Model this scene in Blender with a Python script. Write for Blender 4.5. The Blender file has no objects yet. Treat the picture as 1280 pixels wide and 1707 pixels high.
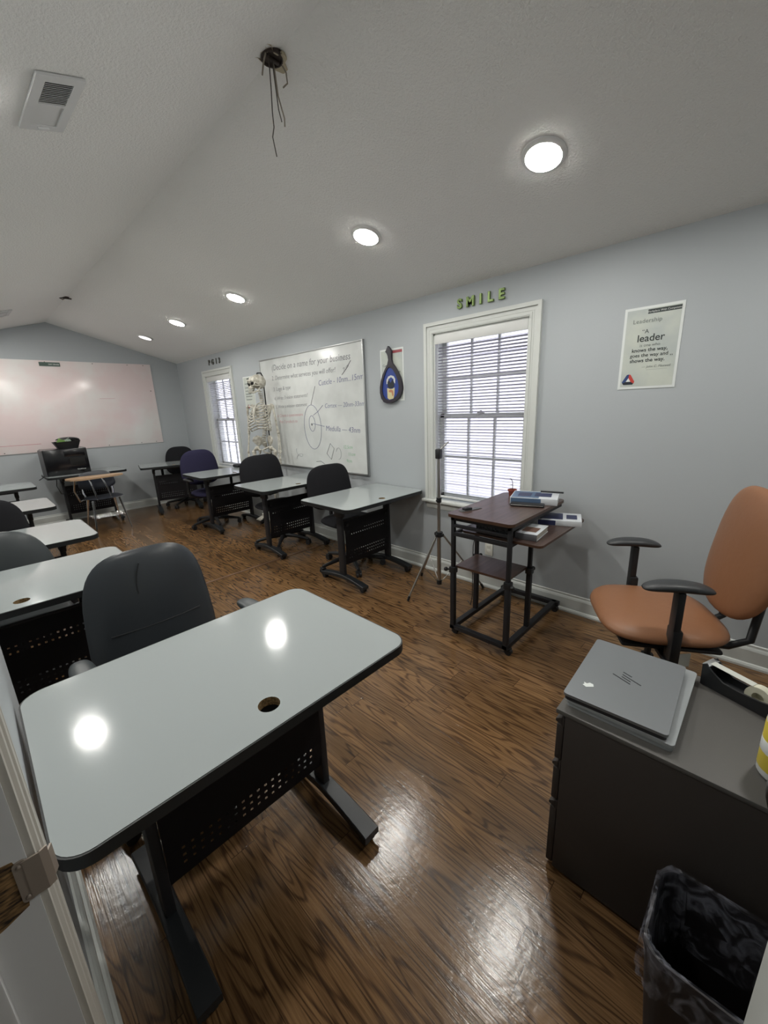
import bpy, bmesh, math, random
from mathutils import Vector, Matrix
random.seed(7)
C = bpy.context.scene.collection
PI = math.pi
sc = bpy.context.scene

# ------------------------------------------------------------------ camera, sky, exposure
def cam_axes(yaw, pit, rol):
    f = Vector((math.sin(yaw)*math.cos(pit), math.cos(yaw)*math.cos(pit), -math.sin(pit)))
    r = Vector((math.cos(yaw), -math.sin(yaw), 0)); u = r.cross(f)
    return r*math.cos(rol)+u*math.sin(rol), u*math.cos(rol)-r*math.sin(rol), f
CAM_H = 1.46
r_, u_, f_ = cam_axes(math.radians(45.5866), math.radians(14.7361), math.radians(-2.2955))
cd = bpy.data.cameras.new('camera'); cam = bpy.data.objects.new('camera', cd); C.objects.link(cam)
cam.matrix_world = Matrix(((r_.x, u_.x, -f_.x, 0), (r_.y, u_.y, -f_.y, 0), (r_.z, u_.z, -f_.z, CAM_H), (0, 0, 0, 1)))
cd.sensor_fit = 'HORIZONTAL'; cd.sensor_width = 36; cd.lens = 666.95/1280*36; cd.clip_start = 0.02; cd.clip_end = 100
sc.camera = cam
sc.view_settings.view_transform = 'Standard'; sc.view_settings.look = 'None'
sc.view_settings.exposure = 0.34; sc.view_settings.gamma = 1; sc.view_settings.use_curve_mapping = False
w = bpy.data.worlds.new('sky'); sc.world = w; w.use_nodes = True
bg = w.node_tree.nodes['Background']; bg.inputs[0].default_value = (0.86, 0.90, 1.0, 1); bg.inputs[1].default_value = 3.2
LAMP = 172           # radiance of a lit downlight lens
LENS_DIM = 1.3        # the last lamp on the right slope is nearly dead

# ------------------------------------------------------------------ materials
def lin(c):
    return tuple((v/12.92 if v <= .04045 else ((v+.055)/1.055)**2.4) for v in [x/255 for x in c])
def mat(name, rgb, rough=.5, metal=0, spec=.5, **kw):
    m = bpy.data.materials.new(name); m.use_nodes = True
    b = m.node_tree.nodes['Principled BSDF']
    b.inputs['Base Color'].default_value = (*lin(rgb), 1); b.inputs['Roughness'].default_value = rough
    b.inputs['Metallic'].default_value = metal; b.inputs['Specular IOR Level'].default_value = spec
    for k, v in kw.items(): b.inputs[k.replace('_', ' ')].default_value = v
    return m
def nodes(m): return m.node_tree.nodes, m.node_tree.links, m.node_tree.nodes['Principled BSDF']
def add_bump(m, scale, strength, dist=.002, detail=3, coord='Object', kind='noise', rough=.6):
    n, l, b = nodes(m)
    tc = n.new('ShaderNodeTexCoord'); t = n.new('ShaderNodeTexNoise'); t.inputs['Scale'].default_value = scale
    t.inputs['Detail'].default_value = detail; t.inputs['Roughness'].default_value = rough
    l.new(tc.outputs[coord], t.inputs['Vector'])
    bp = n.new('ShaderNodeBump'); bp.inputs['Strength'].default_value = strength; bp.inputs['Distance'].default_value = dist
    l.new(t.outputs['Fac'], bp.inputs['Height']); l.new(bp.outputs['Normal'], b.inputs['Normal'])
    return t, bp
def add_mottle(m, c1, c2, scale, lo=.35, hi=.65, detail=4):
    n, l, b = nodes(m)
    tc = n.new('ShaderNodeTexCoord'); t = n.new('ShaderNodeTexNoise'); t.inputs['Scale'].default_value = scale; t.inputs['Detail'].default_value = detail
    l.new(tc.outputs['Object'], t.inputs['Vector'])
    r = n.new('ShaderNodeValToRGB'); r.color_ramp.elements[0].position = lo; r.color_ramp.elements[1].position = hi
    r.color_ramp.elements[0].color = (*lin(c1), 1); r.color_ramp.elements[1].color = (*lin(c2), 1)
    l.new(t.outputs['Fac'], r.inputs['Fac']); l.new(r.outputs['Color'], b.inputs['Base Color'])
    return r

M = {}
M['wall'] = mat('wall_paint', (176, 181, 184), .55, spec=.3); add_bump(M['wall'], 220, .12, .001)
M['ceiling'] = mat('popcorn_ceiling', (242, 242, 239), .9, spec=.1)
t_, bp_ = add_bump(M['ceiling'], 95, .75, .008, 5, rough=.62)
M['threshold'] = mat('threshold_oak', (104, 78, 58), .35)
M['trim'] = mat('white_trim_paint', (206, 209, 205), .4)
M['jamb'] = mat('old_jamb_paint', (212, 212, 213), .45)
M['casing'] = mat('aged_casing_paint', (180, 176, 168), .45)
M['white'] = mat('white_plastic', (215, 216, 214), .4)
M['vent'] = mat('vent_white', (212, 213, 212), .5)
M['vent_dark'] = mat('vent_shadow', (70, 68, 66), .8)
M['black'] = mat('black_powder_coat', (37, 37, 40), .5, spec=.35)
M['panel_black'] = mat('black_steel_panel', (38, 36, 39), .55, spec=.3)
M['plastic'] = mat('black_plastic', (34, 35, 37), .42, spec=.4)
M['foot'] = mat('black_foot_cover', (31, 34, 37), .42, spec=.5)
M['edge'] = mat('black_edge_band', (30, 32, 33), .45, spec=.4)
M['top'] = mat('light_grey_laminate', (156, 162, 162), .10, spec=.35)
add_bump(M['top'], 420, .05, .0006)
M['core'] = mat('particle_board', (120, 98, 66), .9); add_mottle(M['core'], (84, 66, 40), (150, 124, 84), 160)
M['chrome'] = mat('chrome', (225, 225, 225), .14, 1)
M['steel'] = mat('satin_steel', (190, 188, 184), .33, 1)
M['leather'] = mat('black_leather', (47, 51, 55), .36, spec=.5)
add_bump(M['leather'], 160, .15, .001)
M['leather_grey'] = mat('charcoal_leather', (58, 63, 65), .4, spec=.5); add_bump(M['leather_grey'], 160, .15, .001)
M['fabric'] = mat('black_fabric', (35, 35, 38), .9, spec=.15); add_bump(M['fabric'], 700, .4, .001)
M['fabric_grey'] = mat('dark_grey_fabric', (42, 42, 45), .9, spec=.15); add_bump(M['fabric_grey'], 700, .4, .001)
M['navy'] = mat('navy_fabric', (45, 43, 66), .9, spec=.15); add_bump(M['navy'], 700, .4, .001)
M['orange'] = mat('tan_leather', (136, 94, 66), .42, spec=.4); add_bump(M['orange'], 30, .18, .004, 2)
M['arm'] = mat('arm_pad_rubber', (48, 50, 52), .45)
M['board'] = mat('whiteboard_enamel', (216, 219, 217), .16, spec=.5)
add_mottle(M['board'], (205, 208, 206), (219, 222, 220), 3.5)
M['board_pink'] = mat('smudged_whiteboard', (214, 205, 203), .2, spec=.5)
add_mottle(M['board_pink'], (234, 216, 215), (234, 232, 229), 1.7, .42, .66)
M['alu'] = mat('aluminium', (170, 172, 172), .4, .8)
M['bone'] = mat('ivory_bone', (196, 193, 182), .55); add_mottle(M['bone'], (158, 153, 140), (208, 205, 194), 30)
M['bone_dark'] = mat('dark_cavity', (18, 17, 16), .9)
M['ink'] = mat('black_marker', (104, 106, 112), .8); M['ink_blue'] = mat('blue_marker', (92, 98, 138), .8)
M['ink_red'] = mat('red_marker', (196, 132, 138), .8); M['ink_green'] = mat('green_marker', (112, 186, 130), .8)
M['ink_faint'] = mat('faded_marker', (172, 175, 178), .8)
M['paper'] = mat('poster_paper', (222, 226, 224), .35); M['paper_in'] = mat('poster_panel', (190, 197, 190), .3)
add_mottle(M['paper_in'], (180, 187, 184), (197, 202, 192), 6)
M['print'] = mat('print_black', (48, 56, 54), .5); M['print_grey'] = mat('print_grey', (104, 112, 108), .5)
M['print_white'] = mat('print_white', (205, 208, 205), .5)
M['red'] = mat('print_red', (186, 60, 52), .5); M['blue'] = mat('print_blue', (44, 66, 116), .5); M['navyprint'] = mat('print_navy', (26, 32, 44), .5)
M['redbar'] = mat('print_red_bar', (160, 76, 82), .5)
M['green'] = mat('green_foil', (122, 144, 84), .3, .35); M['grey_letter'] = mat('grey_foil_letters', (92, 92, 86), .35, .3)
M['label_green'] = mat('green_label', (74, 92, 84), .5)
M['paddle'] = mat('dark_purple_wood', (40, 34, 44), .35); M['paddle_blue'] = mat('blue_enamel', (44, 66, 142), .3)
M['cream'] = mat('cream_paint', (206, 196, 150), .5); M['peach'] = mat('peach_paint', (188, 128, 96), .5)
M['walnut'] = mat('walnut_laminate', (86, 66, 58), .28)
def grain(m, c1, c2, sx, sy, sz):
    n, l, b = nodes(m)
    tc = n.new('ShaderNodeTexCoord'); mp = n.new('ShaderNodeMapping'); mp.inputs['Scale'].default_value = (sx, sy, sz)
    t = n.new('ShaderNodeTexNoise'); t.inputs['Scale'].default_value = 1; t.inputs['Detail'].default_value = 6
    r = n.new('ShaderNodeValToRGB'); r.color_ramp.elements[0].position = .35; r.color_ramp.elements[1].position = .68
    r.color_ramp.elements[0].color = (*lin(c1), 1); r.color_ramp.elements[1].color = (*lin(c2), 1)
    l.new(tc.outputs['Object'], mp.inputs['Vector']); l.new(mp.outputs['Vector'], t.inputs['Vector']); l.new(t.outputs['Fac'], r.inputs['Fac']); l.new(r.outputs['Color'], b.inputs['Base Color'])
grain(M['walnut'], (60, 47, 43), (88, 71, 65), 3, 60, 60)
M['walnut_edge'] = mat('walnut_edge', (78, 54, 40), .4)
M['cabinet'] = mat('charcoal_steel', (58, 53, 50), .6, spec=.3); add_bump(M['cabinet'], 500, .25, .001)
M['cab_top'] = mat('charcoal_cabinet_top', (84, 82, 79), .5, spec=.35); add_bump(M['cab_top'], 500, .2, .001)
M['laptop'] = mat('grey_aluminium_lid', (132, 135, 138), .38, .55); M['laptop_dark'] = mat('laptop_base', (52, 52, 56), .4, .3)
M['laptop_silver'] = mat('silver_laptop_lid', (176, 180, 182), .32, .5)
M['logo'] = mat('dark_logo', (52, 54, 58), .3, .5)
M['tape'] = mat('ivory_tape', (206, 204, 184), .4)
M['bottle'] = mat('white_bottle', (214, 216, 216), .35); M['yellow'] = mat('yellow_label', (205, 184, 62), .4)
M['bin'] = mat('black_bin_plastic', (32, 29, 30), .5, spec=.3)
M['knob'] = mat('dark_bronze', (104, 96, 92), .22, .95)
M['strike'] = mat('worn_bronze_plate', (150, 138, 128), .35, .2)
M['rawwood'] = mat('splintered_wood', (90, 66, 40), .9); grain(M['rawwood'], (32, 24, 18), (150, 116, 74), 60, 60, 240)
M['terracotta'] = mat('terracotta', (126, 58, 46), .7); M['plant'] = mat('dry_stem', (76, 64, 48), .7)
M['bluebook'] = mat('blue_book_cover', (82, 104, 132), .4); M['bookwhite'] = mat('white_book_cover', (204, 208, 212), .4)
M['pages'] = mat('book_pages', (176, 172, 162), .8); M['greybook'] = mat('grey_book_spine', (110, 110, 114), .4)
M['brownbook'] = mat('brown_book_print', (112, 86, 74), .5); M['darkbook'] = mat('dark_book_cover', (52, 54, 56), .5)
add_mottle(M['darkbook'], (34, 36, 40), (104, 106, 106), 90)
M['deepblue'] = mat('deep_blue_print', (40, 46, 82), .4)
M['shell'] = mat('navy_plastic_shell', (34, 38, 48), .3); M['maple'] = mat('maple_edge', (176, 146, 116), .4)
M['printer'] = mat('glossy_black_plastic', (22, 22, 25), .18); M['printer_grey'] = mat('grey_plastic', (84, 84, 86), .45)
M['lime'] = mat('lime_paper', (150, 196, 110), .6); M['palegreen'] = mat('pale_paper', (196, 214, 196), .6)
M['wire'] = mat('old_wire', (62, 56, 50), .7); M['wire_pale'] = mat('pale_cloth_wire', (132, 124, 112), .8)
M['boxmetal'] = mat('rusty_box', (52, 42, 36), .7); M['plaster'] = mat('broken_plaster', (182, 172, 148), .95)
M['tag'] = mat('satin_tag', (196, 198, 190), .5)
M['outlet'] = mat('outlet_plate', (208, 208, 200), .4)
M['siding'] = mat('neighbour_siding', (226, 223, 231), .7)
M['ground'] = mat('pale_paving', (188, 182, 176), .9)
# lamps
def emit(name, col, s):
    m = bpy.data.materials.new(name); m.use_nodes = True; n = m.node_tree.nodes; n.clear()
    e = n.new('ShaderNodeEmission'); o = n.new('ShaderNodeOutputMaterial'); e.inputs[0].default_value = (*col, 1); e.inputs[1].default_value = s
    m.node_tree.links.new(e.outputs[0], o.inputs[0]); return m
M['lamp'] = emit('lit_lens', (1, .985, .93), LAMP); M['fill_half'] = emit('half_fill_lens', (1, .985, .93), LAMP*.5); M['lamp_dim'] = emit('weak_lens', (1, .95, .96), LENS_DIM)  # the half-strength lens serves only the added near-left fill light
# glass / clear film / blind slats
def mixmat(name, rgb, transp, second, rough=.1):
    m = bpy.data.materials.new(name); m.use_nodes = True; n = m.node_tree.nodes; l = m.node_tree.links; n.clear()
    o = n.new('ShaderNodeOutputMaterial'); mx = n.new('ShaderNodeMixShader'); mx.inputs[0].default_value = 1-transp
    a = n.new('ShaderNodeBsdfTransparent') if transp else None
    if second == 'gloss':
        b = n.new('ShaderNodeBsdfGlossy'); b.inputs['Roughness'].default_value = rough
    else:
        b = n.new('ShaderNodeBsdfPrincipled'); b.inputs['Roughness'].default_value = rough
    b.inputs[0].default_value = (*lin(rgb), 1)
    l.new(a.outputs[0], mx.inputs[1]); l.new(b.outputs[0], mx.inputs[2]); l.new(mx.outputs[0], o.inputs[0]); return m
M['glass'] = mixmat('window_glass', (255, 255, 255), .94, 'gloss', .02)
M['film'] = mixmat('clear_bin_liner', (170, 172, 186), .68, 'p', .25)
n_ = M['film'].node_tree
_tc = n_.nodes.new('ShaderNodeTexCoord'); _nz = n_.nodes.new('ShaderNodeTexNoise'); _nz.inputs['Scale'].default_value = 22; _nz.inputs['Detail'].default_value = 4; _nz.inputs['Distortion'].default_value = 1.5
_rp = n_.nodes.new('ShaderNodeValToRGB'); _rp.color_ramp.elements[0].position = .44; _rp.color_ramp.elements[0].color = (.02,)*3+(1,); _rp.color_ramp.elements[1].position = .62; _rp.color_ramp.elements[1].color = (.30,)*3+(1,)
n_.links.new(_tc.outputs['Object'], _nz.inputs['Vector']); n_.links.new(_nz.outputs['Fac'], _rp.inputs['Fac'])
n_.links.new(_rp.outputs['Color'], [x for x in n_.nodes if x.type == 'MIX_SHADER'][0].inputs[0])
M['slat'] = bpy.data.materials.new('blind_slat'); M['slat'].use_nodes = True
_n = M['slat'].node_tree.nodes; _l = M['slat'].node_tree.links; _n.clear()
_o = _n.new('ShaderNodeOutputMaterial'); _mx = _n.new('ShaderNodeMixShader'); _mx.inputs[0].default_value = .22
_d = _n.new('ShaderNodeBsdfDiffuse'); _t = _n.new('ShaderNodeBsdfTranslucent')
_d.inputs[0].default_value = (*lin((196, 195, 203)), 1); _t.inputs[0].default_value = (*lin((206, 202, 212)), 1)
_l.new(_d.outputs[0], _mx.inputs[1]); _l.new(_t.outputs[0], _mx.inputs[2]); _l.new(_mx.outputs[0], _o.inputs[0])

# oak floor: boards run along Y
def floor_mat():
    m = mat('oak_strip_floor', (110, 78, 50), .2, spec=.5); n, l, b = nodes(m)
    def N(t, **k):
        x = n.new(t)
        for a, v in k.items(): setattr(x, a, v)
        return x
    def math_(op, a, b2=None, c=None):
        x = N('ShaderNodeMath', operation=op)
        for i, v in enumerate((a, b2, c)):
            if v is None: continue
            if isinstance(v, (int, float)): x.inputs[i].default_value = v
            else: l.new(v, x.inputs[i])
        return x.outputs[0]
    tc = N('ShaderNodeTexCoord'); sp = N('ShaderNodeSeparateXYZ'); l.new(tc.outputs['Object'], sp.inputs[0])
    X, Y = sp.outputs[0], sp.outputs[1]
    BW, BL = .083, 1.15
    bx = math_('DIVIDE', X, BW); bi = math_('FLOOR', bx)
    wn = N('ShaderNodeTexWhiteNoise', noise_dimensions='1D'); l.new(bi, wn.inputs['W'])
    yo = math_('MULTIPLY_ADD', wn.outputs['Value'], 7.3, math_('DIVIDE', Y, BL)); yi = math_('FLOOR', yo)
    cb = N('ShaderNodeCombineXYZ'); l.new(bi, cb.inputs[0]); l.new(yi, cb.inputs[1])
    wb = N('ShaderNodeTexWhiteNoise', noise_dimensions='2D'); l.new(cb.outputs[0], wb.inputs['Vector'])
    # grain coordinates, shifted for each board
    sh = N('ShaderNodeVectorMath', operation='MULTIPLY'); l.new(wb.outputs['Color'], sh.inputs[0]); sh.inputs[1].default_value = (19, 31, 7)
    ad = N('ShaderNodeVectorMath', operation='ADD'); l.new(tc.outputs['Object'], ad.inputs[0]); l.new(sh.outputs[0], ad.inputs[1])
    mp = N('ShaderNodeMapping'); mp.inputs['Scale'].default_value = (8, .8, 1); l.new(ad.outputs[0], mp.inputs[0])
    n1 = N('ShaderNodeTexNoise'); n1.inputs['Scale'].default_value = 1; n1.inputs['Detail'].default_value = 2.5; n1.inputs['Roughness'].default_value = .5; l.new(mp.outputs[0], n1.inputs['Vector'])
    rings = math_('MULTIPLY', n1.outputs['Fac'], 19); fr = math_('FRACT', rings)
    tri = math_('ABSOLUTE', math_('SUBTRACT', fr, .5)); tri = math_('MULTIPLY', tri, 2)
    mp2 = N('ShaderNodeMapping'); mp2.inputs['Scale'].default_value = (300, 9, 1); l.new(ad.outputs[0], mp2.inputs[0])
    n2 = N('ShaderNodeTexNoise'); n2.inputs['Scale'].default_value = 1; n2.inputs['Detail'].default_value = 4; l.new(mp2.outputs[0], n2.inputs['Vector'])
    ms = N('ShaderNodeMapRange', interpolation_type='SMOOTHSTEP'); l.new(tri, ms.inputs['Value']); ms.inputs['From Min'].default_value = 0; ms.inputs['From Max'].default_value = .5
    lines = ms.outputs[0]
    g = math_('ADD', math_('MULTIPLY', lines, .34), math_('MULTIPLY', n2.outputs['Fac'], .78))
    rp = N('ShaderNodeValToRGB'); e = rp.color_ramp.elements
    e[0].position = .26; e[0].color = (*lin((54, 39, 28)), 1); e[1].position = .92; e[1].color = (*lin((132, 104, 74)), 1)
    x = e.new(.50); x.color = (*lin((86, 64, 44)), 1); x = e.new(.70); x.color = (*lin((110, 84, 58)), 1)
    l.new(g, rp.inputs['Fac'])
    # tone of each board
    hs = N('ShaderNodeHueSaturation'); l.new(rp.outputs['Color'], hs.inputs['Color'])
    l.new(math_('MULTIPLY_ADD', wb.outputs['Value'], .42, .80), hs.inputs['Value']); hs.inputs['Saturation'].default_value = 1.05
    # seams
    fx = math_('FRACT', bx); sx = math_('LESS_THAN', math_('SUBTRACT', .5, math_('ABSOLUTE', math_('SUBTRACT', fx, .5))), .012)
    fy = math_('FRACT', yo); sy = math_('LESS_THAN', math_('SUBTRACT', .5, math_('ABSOLUTE', math_('SUBTRACT', fy, .5))), .0012)
    seam = math_('MAXIMUM', sx, sy)
    mx = N('ShaderNodeMix', data_type='RGBA'); l.new(math_('MULTIPLY', seam, .7), mx.inputs[0]); l.new(hs.outputs['Color'], mx.inputs[6]); mx.inputs[7].default_value = (*lin((36, 22, 14)), 1)
    l.new(mx.outputs[2], b.inputs['Base Color'])
    # wavy polyurethane
    n3 = N('ShaderNodeTexNoise'); n3.inputs['Scale'].default_value = 38; n3.inputs['Detail'].default_value = 3; l.new(tc.outputs['Object'], n3.inputs['Vector'])
    hh = math_('ADD', math_('MULTIPLY', n3.outputs['Fac'], .8), math_('MULTIPLY', n2.outputs['Fac'], .45)); hh = math_('SUBTRACT', hh, math_('MULTIPLY', seam, .5))
    bp = N('ShaderNodeBump'); bp.inputs['Strength'].default_value = .20; bp.inputs['Distance'].default_value = .0035; l.new(hh, bp.inputs['Height']); l.new(bp.outputs['Normal'], b.inputs['Normal'])
    n4 = N('ShaderNodeTexNoise'); n4.inputs['Scale'].default_value = 3; l.new(tc.outputs['Object'], n4.inputs['Vector'])
    l.new(math_('MULTIPLY_ADD', n4.outputs['Fac'], .14, .12), b.inputs['Roughness'])
    return m
M['floor'] = floor_mat()

# ------------------------------------------------------------------ geometry helpers
class G:
    """collects shapes into one mesh"""
    def __init__(s): s.bm = bmesh.new()
    def _new(s, mi, before):
        for f in s.bm.faces:
            if f.index == -1 or f not in before: f.material_index = mi
    def _merge(s, b, mi):
        for f in b.faces: f.material_index = mi
        me = bpy.data.meshes.new('t'); b.to_mesh(me); b.free(); s.bm.from_mesh(me); bpy.data.meshes.remove(me)
    def box(s, x0, x1, y0, y1, z0, z1, bev=0, mi=0, M4=None, seg=2):
        b = bmesh.new(); bmesh.ops.create_cube(b, size=1)
        for v in b.verts: v.co = Vector(((x0+x1)/2+v.co.x*(x1-x0), (y0+y1)/2+v.co.y*(y1-y0), (z0+z1)/2+v.co.z*(z1-z0)))
        if bev: bmesh.ops.bevel(b, geom=list(b.edges), offset=bev, segments=seg, affect='EDGES', profile=.5)
        if M4: b.transform(M4)
        s._merge(b, mi); return s
    def cyl(s, p, q, r, r2=None, seg=14, mi=0, cap=True):
        p = Vector(p); q = Vector(q); d = q-p; b = bmesh.new()
        bmesh.ops.create_cone(b, cap_ends=cap, segments=seg, radius1=r, radius2=r if r2 is None else r2, depth=d.length)
        b.transform(Matrix.Translation((p+q)/2) @ d.to_track_quat('Z', 'Y').to_matrix().to_4x4()); s._merge(b, mi); return s
    def ball(s, c, r, mi=0, seg=16, rot=None):
        if not hasattr(r, '__len__'): r = (r, r, r)
        b = bmesh.new(); bmesh.ops.create_uvsphere(b, u_segments=seg, v_segments=max(6, seg//2+2), radius=1)
        b.transform(Matrix.Translation(c) @ (rot or Matrix()) @ Matrix.Diagonal((*r, 1))); s._merge(b, mi); return s
    def tube(s, pts, r, seg=8, mi=0, rad=None):
        pts = [Vector(p) for p in pts]; b = bmesh.new(); rings = []; up = None
        for i, p in enumerate(pts):
            t = (pts[min(i+1, len(pts)-1)]-pts[max(i-1, 0)]).normalized()
            if up is None: up = t.orthogonal().normalized()
            up = (up-t*up.dot(t)).normalized(); sd = t.cross(up); rr = rad[i] if rad else r
            rings.append([b.verts.new(p+(up*math.cos(a)+sd*math.sin(a))*rr) for a in [2*PI*k/seg for k in range(seg)]])
        for A, B in zip(rings, rings[1:]):
            for k in range(seg): b.faces.new((A[k], A[(k+1) % seg], B[(k+1) % seg], B[k]))
        b.faces.new(rings[0][::-1]); b.faces.new(rings[-1]); s._merge(b, mi); return s
    def lathe(s, prof, seg=24, mi=0, M4=None):
        b = bmesh.new(); rings = [[b.verts.new((r*math.cos(2*PI*k/seg), r*math.sin(2*PI*k/seg), z)) for k in range(seg)] for r, z in prof]
        for A, B in zip(rings, rings[1:]):
            for k in range(seg): b.faces.new((A[k], A[(k+1) % seg], B[(k+1) % seg], B[k]))
        b.faces.new(rings[0][::-1]); b.faces.new(rings[-1])
        if M4: b.transform(M4)
        s._merge(b, mi); return s
    def prism(s, outer, z0, z1, holes=(), mi=0, mi_side=None, mi_hole=None, M4=None, bev=0):
        """extrudes a 2-D outline with holes between z0 and z1"""
        b = bmesh.new(); es = []
        for lp in (outer, *holes):
            vs = [b.verts.new((x, y, z1)) for x, y in lp]; es += [b.edges.new((vs[i], vs[(i+1) % len(vs)])) for i in range(len(vs))]
        r = bmesh.ops.triangle_fill(b, use_beauty=True, use_dissolve=False, edges=es, normal=(0, 0, 1))
        bmesh.ops.recalc_face_normals(b, faces=list(b.faces))
        if b.faces and sum(f.normal.z for f in b.faces) < 0:
            for f in b.faces: f.normal_flip()
        top = list(b.faces)
        for f in top: f.material_index = mi
        d = bmesh.ops.duplicate(b, geom=top+list(b.edges)+list(b.verts)); vm = d['vert_map']
        for f in [g for g in d['geom'] if isinstance(g, bmesh.types.BMFace)]: f.normal_flip()
        for v in [g for g in d['geom'] if isinstance(g, bmesh.types.BMVert)]: v.co.z = z0
        k = 0
        for li, lp in enumerate((outer, *holes)):
            m_ = (mi_side if li == 0 else mi_hole); m_ = mi if m_ is None else m_
            n = len(lp); loop = [es[k+i] for i in range(n)]; k += n
            for e in loop:
                a, c = e.verts; f = b.faces.new((a, c, vm[c], vm[a])); f.material_index = m_
        bmesh.ops.recalc_face_normals(b, faces=list(b.faces))
        if M4: b.transform(M4)
        me = bpy.data.meshes.new('t'); b.to_mesh(me); b.free(); s.bm.from_mesh(me); bpy.data.meshes.remove(me); return s
    def pad(s, outline, T, fn=None, rings=9, back=.55, pw=3.2, mi=0):
        """upholstered pad: outline (x,z) loop, bulging +T towards -y at the front, back*T behind"""
        b = bmesh.new(); n = len(outline); cx = sum(p[0] for p in outline)/n; cz = sum(p[1] for p in outline)/n
        R = [1-(1-i/rings)**1.8 for i in range(rings+1)]
        def P(x, y, z): return fn(x, y, z) if fn else Vector((x, y, z))
        def ring(k, sgn, th):
            q = R[k]; y = sgn*th*max(0, 1-q**pw)**.5
            return [b.verts.new(P(cx+(x-cx)*q, y, cz+(z-cz)*q)) for x, z in outline]
        F = [ring(k, -1, T) for k in range(1, rings+1)]; B = [ring(k, 1, T*back) for k in range(1, rings)]+[F[-1]]
        cf = b.verts.new(P(cx, -T, cz)); cb = b.verts.new(P(cx, T*back, cz))
        for L, c in ((F, cf), (B, cb)):
            for k in range(n): b.faces.new((c, L[0][k], L[0][(k+1) % n]))
            for A, D in zip(L, L[1:]):
                for k in range(n): b.faces.new((A[k], D[k], D[(k+1) % n], A[(k+1) % n]))
        bmesh.ops.recalc_face_normals(b, faces=list(b.faces)); s._merge(b, mi); return s
def se(a, p): c = math.cos(a); return math.copysign(abs(c)**p, c)
def sn(a, p): c = math.sin(a); return math.copysign(abs(c)**p, c)
def superloop(w, h, e=.7, n=36, taper=0, cx=0, cz=0):
    o = []
    for k in range(n):
        a = 2*PI*k/n; z = sn(a, e); x = se(a, e)*(1-taper*z); o.append((cx+x*w/2, cz+z*h/2))
    return o
def rrect(x0, x1, y0, y1, r, seg=6):
    o = []
    for cx, cy, a0 in ((x1-r, y1-r, 0), (x0+r, y1-r, PI/2), (x0+r, y0+r, PI), (x1-r, y0+r, 1.5*PI)):
        o += [(cx+r*math.cos(a0+PI/2*k/seg), cy+r*math.sin(a0+PI/2*k/seg)) for k in range(seg+1)]
    return o
def circ(cx, cy, r, n=24, ry=None): return [(cx+r*math.cos(2*PI*k/n), cy+(ry or r)*math.sin(2*PI*k/n)) for k in range(n)]

def link(name, g, mats, parent=None, smooth=True, ang=35):
    me = bpy.data.meshes.new(name)
    if isinstance(g, G): g.bm.to_mesh(me); g.bm.free()
    else: me = g
    for m in (mats if isinstance(mats, (list, tuple)) else [mats]): me.materials.append(M[m])
    if smooth:
        me.shade_smooth()
        me.set_sharp_from_angle(angle=math.radians(ang))
    o = bpy.data.objects.new(name, me); C.objects.link(o)
    if parent: o.parent = parent
    return o
def tag(o, label, cat, group=None):
    o['label'] = label; o['category'] = cat
    if group: o['group'] = group
    return o
def thing(name, label, cat, loc=(0, 0, 0), rz=0, group=None):
    o = bpy.data.objects.new(name, None); o.empty_display_size = .1; C.objects.link(o); o.location = loc; o.rotation_euler = (0, 0, rz)
    return tag(o, label, cat, group)
def struct(name, g, m, parent=None, smooth=False):
    o = link(name, g, m, parent, smooth)
    if not parent: o['kind'] = 'structure'
    return o
def copy_tree(o, parent=None):
    c = o.copy(); C.objects.link(c)
    if parent: c.parent = parent
    for ch in [x for x in bpy.data.objects if x.parent == o]: copy_tree(ch, c)
    return c
def place(src, used, loc, rz, label, group=None):
    o = src if not used else copy_tree(src)
    o.location = loc; o.rotation_euler = (0, 0, rz); o['label'] = label
    if group: o['group'] = group
    return o
WALL_R = Matrix(((0, 0, -1, 0), (-1, 0, 0, 0), (0, 1, 0, 0), (0, 0, 0, 1)))    # text plane on the right wall (faces -X)
WALL_F = Matrix(((1, 0, 0, 0), (0, 0, -1, 0), (0, 1, 0, 0), (0, 0, 0, 1)))     # text plane on the far wall (faces -Y)
def text_mesh(s, size, shear=0, ext=.0004, align='LEFT', space=1, offs=0, bevel=0):
    cu = bpy.data.curves.new('t', 'FONT'); cu.body = s; cu.size = size; cu.shear = shear; cu.extrude = ext; cu.align_x = align; cu.space_character = space; cu.offset = offs
    cu.bevel_depth = bevel; cu.resolution_u = 3
    o = bpy.data.objects.new('t', cu); C.objects.link(o); dg = bpy.context.evaluated_depsgraph_get(); dg.update()
    me = bpy.data.meshes.new_from_object(o.evaluated_get(dg)); bpy.data.objects.remove(o); bpy.data.curves.remove(cu); return me
def text(name, s, size, M4, m, parent=None, **k):
    me = text_mesh(s, size, **k); me.transform(M4); me.materials.clear(); return link(name, me, m, parent, smooth=False)
def on_right(y, z, x, rot=0): return Matrix.Translation((x, y, z)) @ WALL_R @ Matrix.Rotation(rot, 4, 'Z')

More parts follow.
